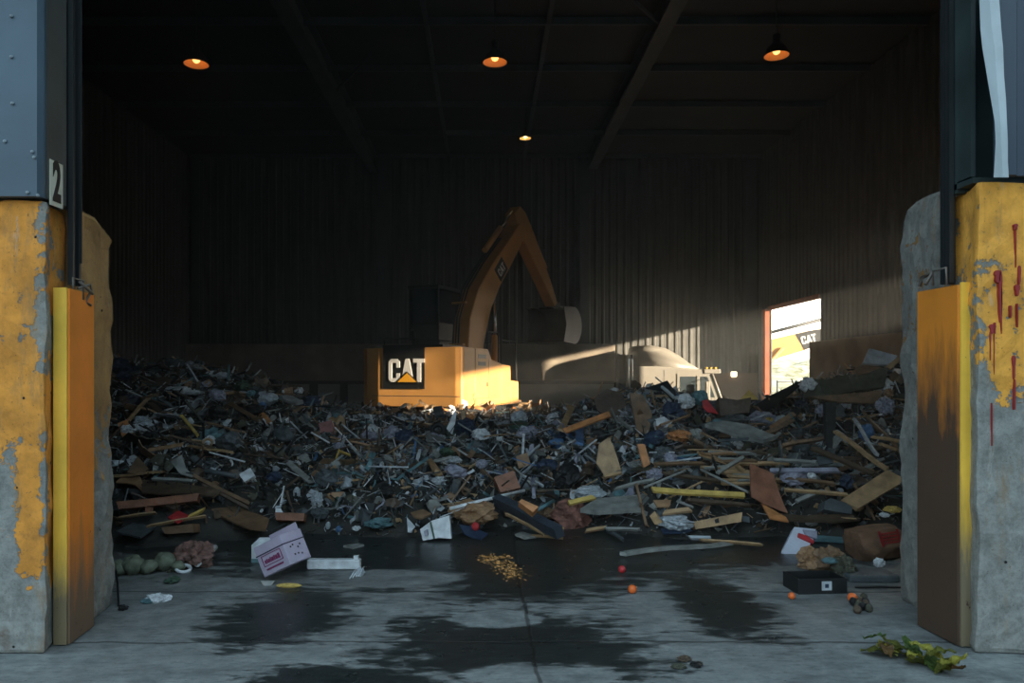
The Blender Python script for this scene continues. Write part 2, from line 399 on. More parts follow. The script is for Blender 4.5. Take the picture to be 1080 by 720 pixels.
# unseen wall added outside to keep the low sun off the front
struct(obj('wall_sun_blocker', corrugated('Y', 14.2, -42, 4.6, 0, 10.5, flip=-1), m_sheet))

# ================================================================== FRONT: pillars, guards, cladding
def rough_block(foot, z1, cuts=0, amp=.012, seed=0, seg=26, corner=None):
    """upright block from a footprint, edges worn"""
    bm = bmesh.new(); prism(bm, foot, 'Z', 0, z1)
    bevel(bm, .03, 2)
    bmesh.ops.triangulate(bm, faces=bm.faces[:])
    for _ in range(5):
        es = [e for e in bm.edges if e.calc_length() > .16]
        if not es: break
        bmesh.ops.subdivide_edges(bm, edges=es, cuts=1)
        bmesh.ops.triangulate(bm, faces=[f for f in bm.faces if len(f.verts) > 3])
    for v in bm.verts:
        if corner: 
            cxy, ztop, r = corner
            d = (Vector((v.co.x, v.co.y))-Vector(cxy)).length
            lim = ztop-(max(0, (r-d))/r)**2*.14
            if v.co.z > lim: v.co.z = lim
        n = noise.noise_vector(v.co*3+Vector((seed, 0, 0)))*amp*1.6+noise.noise_vector(v.co*11+Vector((seed, 5, 0)))*amp
        if v.co.z < .01: n.z = 0
        v.co += n
    return bm
PL = pillar_paint('worn_yellow_pillar_left', 'L'); PR = pillar_paint('worn_yellow_pillar_right', 'R', (236, 166, 66))
PIN = pillar_paint('worn_yellow_block', 'I', (168, 130, 80)); PGR = pillar_paint('bare_concrete_block', 'G', (150, 110, 62), .8)
tag(obj('concrete_pillar', rough_block([(-2.70, 4.66), (-2.765, 4.83), (-2.765, 5.0), (-6.2, 5.0), (-6.2, 4.66)], 2.79, seed=1), PL),
    'concrete gate pillar in chipped yellow paint under the numbered blue cladding', 'pillar')
pr = tag(obj('concrete_pillar', rough_block([(3.02, 4.66), (3.07, 4.84), (3.07, 5.0), (6.4, 5.0), (6.4, 4.66)], 2.9, seed=4), PR),
         'yellow concrete gate pillar with red paint drips beside the bent white strip', 'pillar')
m_red = M('red_paint', (140, 42, 42), .5, .15, 8)
for (x, z, l, w) in ((1050, 238, 0, 0),):
    pass
for (px, y0, y1, w) in ((1055, 285, 340, 5), (1052, 285, 298, 9), (1046, 342, 352, 8), (1044, 350, 380, 2.4), (1071, 236, 243, 6), (1071, 240, 282, 1.6), (1075, 280, 300, 4), (1073, 300, 312, 6),
                        (1066, 322, 335, 3), (1069, 375, 400, 4.5), (1048, 352, 395, 1.5), (1070, 400, 432, 2), (1046, 425, 470, 1.6), (1073, 320, 345, 1.5), (1056, 300, 352, 1.5), (1049, 340, 352, 3)):
    a = at(px, y0, 4.648); c = at(px, y1, 4.648); ww = w/F*4.65/2.6; bm = bmesh.new()
    k = 9; prv = None; pts = []
    for i in range(k+1):
        t = i/k; wi = ww*(1-.55*t)*(.75+.5*random.random())*(1 if 0 < i < k else .35)
        pts.append((a.x+(c.x-a.x)*t, a.z+(c.z-a.z)*t, wi))
    prism(bm, [(x-w_, z) for x, z, w_ in pts]+[(x+w_, z) for x, z, w_ in pts[::-1]], 'Y', 4.642, 4.668)
    obj('paint_drip', bm, m_red, pr)
tag(obj('concrete_block', rough_block([(-2.72, 5.02), (-2.79, 5.67), (-3.5, 5.67), (-3.5, 5.31), (-2.85, 5.02)], 2.83, amp=.022, seed=9, corner=((-2.79, 5.67), 2.83, .42)), PIN),
    'yellowed concrete block with a clipped corner behind the left door guard', 'block')
tag(obj('concrete_block', rough_block([(3.13, 5.02), (3.17, 5.8), (3.9, 5.8), (3.9, 5.31), (3.25, 5.02)], 3.0, amp=.018, seed=14, corner=((3.17, 5.8), 3.0, .35)), PGR),
    'bare grey concrete block behind the right door guard', 'block')
gl = empty('door_guard', 'orange and yellow steel door guard in front of the left yellowed block', 'guard', (-2.7, 4.99, 0))
gr = empty('door_guard', 'steel door guard blackened with grime in front of the grey block', 'guard', (3.0, 4.99, 0))
def place_world(o, parent):
    o.matrix_parent_inverse = Matrix.Translation(parent.location).inverted(); return o
GY = guard_paint('yellow_guard_edge', (255, 204, 78), (.05, .8, (110, 100, 84)))
GO = guard_paint('orange_guard_face_left', (240, 138, 40), (.0, .95, (104, 92, 76)))
GO2 = guard_paint('orange_guard_face_right', (228, 138, 44), (1.0, 2.35, (46, 48, 46)))
GY2 = guard_paint('yellow_guard_edge_right', (255, 202, 74), (.25, 1.2, (104, 98, 86)))
g = bmesh.new(); prism(g, [(-2.735, 4.80), (-2.652, 4.80), (-2.652, 4.815), (-2.735, 4.815)], 'Z', 0.01, 2.27); place_world(obj('front_flange', g, GY, gl), gl)
g = bmesh.new(); prism(g, [(-2.652, 4.817), (-2.640, 4.817), (-2.668, 5.17), (-2.69, 5.17)], 'Z', 0.01, 2.265); place_world(obj('side_plate', g, GO, gl), gl)
g = bmesh.new(); prism(g, [(2.992, 4.77), (3.062, 4.77), (3.062, 4.785), (2.992, 4.785)], 'Z', 0.01, 2.30); place_world(obj('front_flange', g, GY2, gr), gr)
g = bmesh.new(); prism(g, [(2.978, 4.787), (2.992, 4.787), (2.99, 5.19), (2.955, 5.19)], 'Z', 0.01, 2.285); place_world(obj('side_plate', g, GO2, gr), gr)
m_wire = M('bare_wire', (120, 112, 104), .5, .2, 8, metal=.5)
g = tube(bmesh.new(), [at(77, 310, 4.9), at(77, 293, 4.9), at(88, 296, 5.0), at(88, 316, 5.0)], .008, 6)
tube(g, [at(82, 304, 4.95), at(95, 300, 5.05), at(97, 306, 5.08), at(90, 318, 5.05), at(96, 322, 5.1)], .009, 6)
tube(g, [at(84, 297, 4.95), at(98, 310, 5.08)], .01, 6)
place_world(obj('bent_rod', g, m_wire, gl), gl)
g = tube(bmesh.new(), [at(984, 301, 4.95), at(984, 286, 4.95), at(998, 282, 4.85), at(998, 300, 4.85)], .008, 6)
tube(g, [at(970, 302, 5.1), at(972, 293, 5.1), at(983, 288, 5.0), at(976, 300, 5.0)], .012, 6)
place_world(obj('bent_rod', g, m_wire, gr), gr)

# blue cladding left of the door, dark channel, guide rails
m_chan = M('dark_channel_steel', (62, 66, 64), .5, .25, 3, .1)
m_rail = M('black_guide_rail', (34, 38, 40), .4, .2, 4)
cl = empty('wall_cladding', 'blue steel cladding with rivets above the chipped yellow pillar', 'cladding', (-4, 4.62, 2.8)); cl['kind'] = 'structure'
bm = bmesh.new()
prism(bm, [(-6.3, 4.60), (-3.18, 4.60), (-3.14, 4.575), (-3.04, 4.575), (-3.0, 4.60), (-2.72, 4.60), (-2.70, 4.64), (-2.70, 4.66), (-6.3, 4.66)], 'Z', 2.80, 7.5)
place_world(obj('cladding_sheet', bm, m_blue, cl), cl)
for px, py in ((12, 17), (13, 109), (5, 149), (34, 160), (36, 166), (29, 203), (40, 206), (12, 60)):
    p = at(px, py, 4.595); bm = bmesh.new(); bmesh.ops.create_icosphere(bm, subdivisions=1, radius=.012, matrix=Matrix.Translation(p))
    place_world(obj('rivet', bm, M('rivet_steel', (130, 140, 146), .4), cl), cl)
dk = tag(obj('steel_channel', B((-2.755, -2.695, 4.665, 4.88, 2.80, 7.5), (-2.755, -2.72, 4.88, 5.05, 2.8, 7.5)), m_chan), 'dark steel door channel carrying the number plate', 'channel')
bm = B((-2.70, -2.665, 4.90, 4.925, 2.30, 7.5), (-2.70, -2.665, 4.975, 5.0, 2.30, 7.5), (-2.70, -2.69, 4.925, 4.975, 2.30, 7.5), (-2.663, -2.655, 4.985, 4.995, 2.45, 7.5))
tag(obj('guide_rail', bm, m_rail), 'black vertical door guide rail above the left guard', 'rail')
sg = tag(obj('number_sign', B((-2.694, -2.688, 4.685, 4.825, 2.77, 3.05)), M('aged_white_plate', (196, 196, 180), .6, .12, 10)), 'small white plate with a black figure two on the dark channel', 'sign')
text_obj('digit', '2', .34, M('black_ink', (12, 12, 12), .6), sg, frame_mtx((-2.686, 4.755, 2.912), (0, 1, 0), (0, 0, 1)) @ Matrix.Diagonal((.52, 1, 1, 1)), .012)
# right
tag(obj('steel_channel', B((3.02, 3.33, 4.86, 4.90, 2.88, 7.5), (3.02, 3.05, 4.72, 4.86, 2.95, 7.5), (3.27, 3.33, 4.70, 4.86, 2.95, 7.5), (3.02, 3.6, 4.70, 4.98, 2.905, 2.94)), M('dark_green_steel', (44, 56, 56), .5, .4, 2, .1)),
    'dark green steel door channel above the red dripped pillar', 'channel')
bm = B((2.985, 3.015, 4.88, 4.905, 2.31, 7.5), (2.985, 3.015, 4.955, 4.98, 2.31, 7.5), (3.005, 3.015, 4.905, 4.955, 2.31, 7.5), (3.02, 3.055, 4.93, 4.99, 2.31, 2.9))
tag(obj('guide_rail', bm, m_rail), 'black vertical door guide rail above the right guard', 'rail')
cl2 = empty('wall_cladding', 'slate blue ribbed cladding right of the bent white strip', 'cladding', (4, 4.62, 2.9)); cl2['kind'] = 'structure'
bm = bmesh.new(); pts = [(3.12, 4.66)]; x = 3.12
while x < 5.6:
    pts += [(x, 4.60), (x+.10, 4.60), (x+.12, 4.625), (x+.18, 4.625)]; x += .2
prism(bm, pts+[(5.6, 4.66)], 'Z', 2.93, 7.5)
place_world(obj('cladding_sheet', bm, M('slate_cladding', (58, 68, 80), .45, .15, 1.5), cl2), cl2)
# bent white edge strip
bm = bmesh.new(); L_, R_, E_ = [], [], []
prof = [(0, 1033, 1044, 1054), (30, 1034, 1046, 1056), (50, 1036, 1049, 1058), (80, 1041, 1051, 1059), (104, 1045, 1053, 1061), (128, 1049, 1055, 1062), (150, 1050, 1056, 1063), (170, 1049, 1057, 1063), (187, 1048, 1058, 1064)]
vs = []
for y, a, c, e in [(-40, 1032, 1043, 1053)]+prof:
    vs.append([bm.verts.new(at(a, y, 4.50)), bm.verts.new(at(c, y, 4.555)), bm.verts.new(at(e, y, 4.56)), bm.verts.new(at(e, y, 4.575)), bm.verts.new(at(c, y, 4.59)), bm.verts.new(at(a, y, 4.53))])
for i in range(len(vs)-1):
    for k in range(6): bm.faces.new((vs[i][k], vs[i+1][k], vs[i+1][(k+1) % 6], vs[i][(k+1) % 6]))
bm.faces.new(vs[0]); bm.faces.new(vs[-1][::-1]); bmesh.ops.recalc_face_normals(bm, faces=bm.faces)
tag(obj('edge_trim', bm, M('white_bent_strip', (176, 186, 190), .5, .15, 3)), 'bent white metal edge strip hanging over the right door post', 'trim')

# ================================================================== LAMPS
m_shade = M('lamp_shade_metal', (96, 84, 74), .4, .1, 3, metal=.3)
m_in = M('lamp_reflector', (222, 190, 150), .35, .05, 3)
m_bulb = emat('warm_bulb', (255, 166, 88), 1.3); m_bulb2 = emat('pale_bulb', (255, 226, 160), 5)
def lamp(px, py, Y, r, bulb, label, group):
    p = at(px, py, Y); t = empty('pendant_lamp', label, 'lamp', p, 0, group)
    bm = lathe(bmesh.new(), [(r, 0), (r*.97, r*.18), (r*.80, r*.55), (r*.45, r*.95), (r*.30, r*1.05), (r*.30, r*1.7), (.02, r*1.75)], 28)
    obj('shade', bm, m_shade, t)
    bm = lathe(bmesh.new(), [(r*.96, 0.005), (r*.93, r*.16), (r*.76, r*.5), (r*.42, r*.88), (.01, r*.95)], 28); obj('reflector', bm, m_in, t)
    bm = bmesh.new(); bmesh.ops.create_uvsphere(bm, u_segments=12, v_segments=8, radius=r*.3, matrix=Matrix.Translation((0, 0, r*.42)))
    obj('bulb', bm, bulb, t, True)
    obj('rod', tube(bmesh.new(), [(0, 0, r*1.7), (0, 0, ROOF-.05-p.z)], .015, 6), m_steel, t)
    return t
lamp(207, 68, 19.0, .31, m_bulb, 'orange glowing bell pendant lamp nearest the left pillar', 'orange roof lamps')
lamp(522, 66, 19.0, .31, m_bulb, 'orange glowing bell pendant lamp midway between the two roof beams', 'orange roof lamps')
lamp(819, 59, 19.0, .31, m_bulb, 'orange glowing bell pendant lamp nearest the right pillar', 'orange roof lamps')
lamp(554, 146, 27.0, .21, m_bulb2, 'small pale glowing lamp furthest back above the digger arm', None)

# ================================================================== EXCAVATOR
m_yel = M('machine_yellow', (204, 148, 80), .5, .14, 1.2, .05)
m_blk = M('machine_black', (26, 28, 28), .5, .2, 3); m_dkg = M('machine_dark_grey', (58, 60, 60), .55, .25, 4)
m_wht = M('decal_white', (220, 220, 214), .5, .05, 5); m_tri = M('decal_yellow', (232, 168, 40), .5, .05, 5)
m_glass, nt, b = newmat('dark_cab_glass'); b.inputs['Base Color'].default_value = (.03, .05, .06, 1); b.inputs['Roughness'].default_value = .12
b.inputs['Alpha'].default_value = .75
m_chrome = M('polished_rod', (190, 190, 190), .2, .05, 3, metal=.9)
LET = {'C': [(0, .12), (.12, 0), (.40, 0), (.52, .12), (.52, .38), (.36, .38), (.36, .17), (.16, .17), (.16, .83), (.36, .83), (.36, .62), (.52, .62), (.52, .88), (.40, 1), (.12, 1), (0, .88)],
       'A': [(0, 0), (.16, 0), (.20, .2), (.38, .2), (.42, 0), (.58, 0), (.38, 1), (.20, 1)],
       'T': [(.17, 0), (.35, 0), (.35, .83), (.52, .83), (.52, 1), (0, 1), (0, .83), (.17, .83)]}
def cat_mark(parent, origin, xdir, ydir, h, tri=True, wscale=1.0):
    """the machine's lettering as raised plates"""
    mt = frame_mtx(origin, xdir, ydir)
    x = 0
    for ch, adv in (('C', .58), ('A', .56), ('T', .5)):
        bm = bmesh.new(); prism(bm, [((x+a)*h*wscale, c*h) for a, c in LET[ch]], 'Z', 0, .012)
        if ch == 'A': pass
        o = obj('letter', bm, m_wht, parent); o.matrix_local = mt; x += adv
    if tri:
        w = h*wscale
        bm = bmesh.new(); prism(bm, [(.30*w, -.04*h), (1.42*w, -.04*h), (.86*w, .46*h)], 'Z', .010, .02); o = obj('triangle_border', bm, m_blk, parent); o.matrix_local = mt
        bm = bmesh.new(); prism(bm, [(.42*w, .0), (1.30*w, .0), (.86*w, .39*h)], 'Z', .016, .026); o = obj('triangle', bm, m_tri, parent); o.matrix_local = mt
def box_arm(pts, x0, x1):
    """closed outline of a boom in the machine's (y, z) plane, extruded sideways"""
    bm = bmesh.new(); prism(bm, pts, 'X', x0, x1); bevel(bm, .025, 1); return bm
def excavator(label, loc, rz, boom_low=False):
    t = empty('excavator', label, 'excavator', loc, rz)
    # undercarriage
    for s_ in (-1, 1):
        bm = bmesh.new(); n = 30; pts = []
        for k in range(n):
            a = 2*math.pi*k/n; y = math.cos(a); z = math.sin(a)
            pts.append((1.75*(1 if y > 0 else -1)*(abs(y)**.45), .45+.43*(1 if z > 0 else -1)*abs(z)**.8))
        x0 = s_*1.0; prism(bm, pts, 'X', x0-.3 if s_ > 0 else x0-.3, x0+.3)
        tr = obj('track', bm, m_blk, t)
        for k in range(0, n):
            y, z = pts[k]; y2, z2 = pts[(k+1) % n]; bm = bmesh.new()
            ym, zm = (y+y2)/2, (z+z2)/2; box(bm, x0-.31, x0+.31, ym-.035, ym+.035, zm-.05, zm+.05)
            bmesh.ops.rotate(bm, verts=bm.verts, cent=(x0, ym, zm), matrix=Matrix.Rotation(math.atan2(z2-z, y2-y), 3, 'X'))
            obj('track_shoe', bm, m_dkg, tr)
    obj('center_frame', bevel(B((-.7, .7, -1.0, 1.0, .35, .75)), .05, 1), m_blk, t)
    bm = lathe(bmesh.new(), [(.01, .75), (.62, .75), (.62, .9), (.01, .9)], 24); obj('slew_ring', bm, m_dkg, t)
    obj('turntable_deck', B((-1.45, 1.45, -1.6, 2.35, .90, 1.0)), m_yel, t)
    # counterweight with rounded corners
    pts = [(-1.68, -1.35), (-1.68, -1.75), (-1.6, -1.97), (-1.4, -2.13), (-1.0, -2.2), (1.32, -2.2), (1.46, -2.16), (1.5, -2.08), (1.5, -1.35)]
    bm = bmesh.new(); prism(bm, pts, 'Z', .92, 2.5); bevel(bm, .03, 2); cw = obj('counterweight', bm, m_yel, t)
    bm = B((-.84, .42, -2.216, -2.198, 1.40, 2.50)); obj('decal_panel', bm, m_blk, cw)
    cat_mark(cw, (-.66, -2.218, 1.58), (1, 0, 0), (0, 0, 1), .62, True, 1.06)
    obj('recess_line', B((-1.2, 1.45, -2.204, -2.197, 1.20, 1.215)), m_dkg, cw)
    # side housing right: three stepped doors, left: one
    m_y2 = m_yel
    bm = bmesh.new(); prism(bm, [(-1.345, .92), (-1.345, 2.5), (-.45, 2.5), (-.2, 2.22), (.55, 2.12), (.55, .92)], 'X', .55, 1.5); bevel(bm, .02, 1); hs = obj('engine_housing', bm, m_y2, t)
    for y in (-1.1, -.72): pass
    for z in (2.28, 2.08): obj('vent_grille', B((1.49, 1.506, -1.15, -.62, z-.055, z+.055)), m_blk, hs)
    obj('door_seam', B((1.497, 1.505, -.42, -.405, 1.12, 2.2)), m_dkg, hs)
    obj('door_seam', B((1.497, 1.505, -1.34, .54, 1.13, 1.142)), m_dkg, hs)
    obj('door_handle', B((1.5, 1.52, -.55, -.50, 1.45, 1.57)), m_blk, hs)
    bm = bmesh.new(); prism(bm, [(.56, .92), (.56, 2.10), (1.30, 2.05), (1.30, .92)], 'X', .6, 1.5); bevel(bm, .02, 1); obj('fuel_tank', bm, m_y2, t)
    bm = bmesh.new(); prism(bm, [(1.31, .92), (1.31, 1.62), (1.98, 1.58), (1.98, .92)], 'X', .6, 1.5); bevel(bm, .02, 1); obj('tool_box', bm, m_y2, t)
    bm = bmesh.new(); prism(bm, [(-1.34, .92), (-1.34, 2.45), (.3, 2.45), (.3, .92)], 'X', -1.5, .52); bevel(bm, .02, 1); obj('engine_hood', bm, m_y2, t)
    obj('hood_grille', B((-1.4, .5, -1.3, .25, 2.46, 2.62)), m_blk, t)
    obj('exhaust_stack', tube(bmesh.new(), [(-.6, -.9, 2.6), (-.6, -.9, 2.95), (-.6, -1.0, 3.05)], .06, 10), m_dkg, t)
    # handrails over the housing and steps
    for y0, y1 in ((-.3, .5), (.7, 1.95)):
        obj('handrail', tube(bmesh.new(), [(1.42, y0, 2.1 if y0 < 0 else 1.6), (1.42, y0, 2.95 if y0 < 0 else 2.75), (1.42, y0+.1, 3.0 if y0 < 0 else 2.8), (1.42, y1-.1, 3.0 if y0 < 0 else 2.8), (1.42, y1, 2.9 if y0 < 0 else 2.7), (1.42, y1+.05, 1.55)], .022, 6), m_dkg, t)
    obj('handrail', tube(bmesh.new(), [(-1.4, -1.2, 2.45), (-1.4, -1.2, 2.8), (-.1, -1.2, 2.8), (-.1, -1.2, 2.45)], .02, 6), m_dkg, t)
    # raised cab on its riser
    obj('cab_riser', bevel(B((-1.45, -.55, .6, 2.2, 1.0, 2.85)), .03, 1), m_dkg, t)
    cb = obj('cab', B((-1.5, -.5, .45, .52, 2.9, 4.45), (-1.5, -.5, 2.2, 2.27, 2.9, 3.2), (-1.5, -1.43, .45, .52, 2.9, 4.45), (-1.5, -.5, .45, 2.27, 2.85, 2.95), (-1.52, -.48, .4, 2.3, 4.4, 4.5),
                   (-.57, -.5, .45, 2.27, 2.95, 3.35), (-.57, -.5, 2.2, 2.27, 3.2, 4.45), (-1.5, -1.43, 2.2, 2.27, 3.2, 4.45), (-1.5, -1.43, .45, 2.27, 2.95, 3.35)), m_dkg, t)
    obj('cab_window', B((-1.42, -.58, .43, .445, 3.3, 4.35)), m_glass, cb); obj('cab_window', B((-.53, -.52, .55, 2.18, 3.38, 4.38)), m_glass, cb); obj('cab_window', B((-1.48, -1.47, .55, 2.18, 3.38, 4.38)), m_glass, cb)
    # boom: foot at (y .9, z 1.9)
    if not boom_low:
        up = [(.55, 1.95), (.42, 2.6), (.50, 3.45), (.92, 4.35), (1.75, 5.25), (2.75, 6.15), (3.35, 6.75), (3.55, 6.80), (3.72, 6.60)]
        dn = [(3.60, 6.25), (2.95, 5.45), (2.15, 4.55), (1.62, 3.75), (1.35, 3.0), (1.15, 2.35), (.98, 1.9)]
        tip = (3.52, 6.58)
    else:
        up = [(.6, 2.0), (.8, 2.7), (2.0, 3.35), (3.3, 3.72), (5.0, 4.12), (6.6, 4.35)]
        dn = [(6.6, 3.95), (5.7, 3.45), (4.4, 3.0), (3.2, 2.65), (2.2, 2.3), (1.2, 1.8)]
        tip = (6.5, 3.22)
    bo = obj('boom', box_arm(up+dn, .06, .62), m_yel, t)
    if not boom_low:
        for dx in (-.0, .1, .2): obj('hydraulic_hose', tube(bmesh.new(), [(.12+dx, y-.10, z+.03) for y, z in up[:6]], .028, 6), m_dkg, bo)
        for y, z in ((.50, 2.65), (.62, 3.9)): obj('hose_clamp', B((.0, .5, y-.2, y-.08, z, z+.06)), m_yel, bo)
        bm = B((.615, .632, 1.9, 2.5, 4.85, 5.35)); bmesh.ops.rotate(bm, verts=bm.verts, cent=(.62, 2.2, 5.1), matrix=Matrix.Rotation(math.radians(48), 3, 'X'))
        obj('decal_plate', bm, m_blk, bo); 
        c_, s2 = math.cos(math.radians(48)), math.sin(math.radians(48))
        cat_mark(bo, (.634, 2.2-.22*c_+.13*s2, 5.1-.22*s2-.13*c_), (0, c_, s2), (0, -s2, c_), .26, False)
        for x in (-.08, .76):
            obj('boom_cylinder', tube(bmesh.new(), [(x, 1.55, 1.75), (x, 1.62, 3.0)], .10, 10), m_yel, t); obj('boom_cylinder_rod', tube(bmesh.new(), [(x, 1.62, 3.0), (x, 1.66, 4.0)], .05, 8), m_chrome, t)
        # stick hangs from the boom tip, cylinder on its back
        st = [(3.15, 7.05), (3.5, 7.35), (3.85, 7.2), (4.4, 6.6), (5.6, 5.05), (6.05, 4.35), (5.85, 4.22), (5.1, 4.95), (3.9, 6.1), (3.4, 6.4)]
        obj('stick', box_arm(st, .14, .54), m_yel, t)
        obj('stick_cylinder', tube(bmesh.new(), [(.34, 1.7, 5.65), (.34, 2.6, 6.5)], .10, 10), m_yel, t); obj('stick_cylinder_rod', tube(bmesh.new(), [(.34, 2.6, 6.5), (.34, 3.3, 7.15)], .05, 8), m_chrome, t)
        obj('bucket_cylinder', tube(bmesh.new(), [(.34, 4.3, 6.85), (.34, 5.5, 5.55)], .08, 10), m_yel, t); obj('bucket_cylinder_rod', tube(bmesh.new(), [(.34, 5.5, 5.55), (.34, 6.15, 4.65)], .04, 8), m_chrome, t)
        obj('bucket_link', tube(bmesh.new(), [(.34, 6.15, 4.65), (.34, 5.85, 4.4)], .06, 8), m_dkg, t)
        # bucket: curved shell, side plates, teeth
        cyb, czb = 6.25, 3.55
        arc = [(cyb+.62*math.cos(a), czb+.66*math.sin(a)) for a in [math.radians(x) for x in range(100, -95, -15)]]
        inn = [(cyb+.55*math.cos(a), czb+.59*math.sin(a)) for a in [math.radians(x) for x in range(-90, 105, 15)]]
        m_bk = M('bucket_steel', (74, 66, 58), .5, .3, 3)
        arc = [(y-.0, z) for y, z in arc]
        bk = obj('bucket', prism(bmesh.new(), [(cyb-.75, czb+.62)]+arc+[(cyb-.75, czb-.60), (cyb-.72, czb-.54)]+inn+[(cyb-.7, czb+.56)], 'X', -.35, 1.05), m_bk, t)
        side = [(cyb-.75, czb+.62)]+arc+[(cyb-.75, czb-.60), (cyb-.55, czb)]
        for x in (-.38, 1.05): obj('bucket_side', prism(bmesh.new(), side, 'X', x, x+.03), m_bk, bk)
        for k in range(5):
            x = -.3+k*.325; obj('bucket_tooth', prism(bmesh.new(), [(cyb-.72, czb+.54), (cyb-.98, czb+.60), (cyb-.72, czb+.64)], 'X', x-.045, x+.045), m_chrome if 0 else m_dkg, bk)
        obj('bucket_ear', B((.18, .5, cyb-.35, cyb+.05, czb+.6, czb+.85)), m_bk, bk)
        yaw = Matrix.Translation((.34, .9, 0)) @ Matrix.Rotation(math.radians(-11), 4, 'Z') @ Matrix.Translation((-.34, -.9, 0))
        for ch in t.children:
            if any(k in ch.name for k in ('boom', 'stick', 'bucket')): ch.matrix_local = yaw
    else:
        pl_ = [(4.15, 3.90), (5.0, 4.10), (6.4, 4.30), (6.4, 3.88), (5.7, 3.47), (4.6, 3.10), (4.45, 3.4)]; bm = bmesh.new(); prism(bm, pl_, 'X', .62, .635); prism(bm, pl_, 'X', .045, .06)
        obj('decal_plate', bm, m_blk, bo)
        obj('stick', box_arm([(6.3, 4.5), (6.8, 4.5), (7.5, 1.2), (7.25, 1.1)], .18, .5), m_yel, t)
        obj('stick_cylinder', tube(bmesh.new(), [(.34, 2.0, 3.75), (.34, 6.3, 4.85)], .10, 10), m_dkg, t)
        obj('boom_cylinder', tube(bmesh.new(), [(.75, 1.9, 1.5), (.75, 3.5, 3.2)], .09, 10), m_yel, t)
        bk = obj('bucket', prism(bmesh.new(), [(7.0, 1.3), (7.5, 1.2), (7.7, .6), (7.3, .15), (6.5, .2), (6.9, .5), (7.1, .8)], 'X', -.2, .9), m_dkg, t)
    return t
exc = excavator('large yellow excavator inside the shed, its raised arm folded over the heap', (-1.13, 22.22, 0), math.radians(-23))

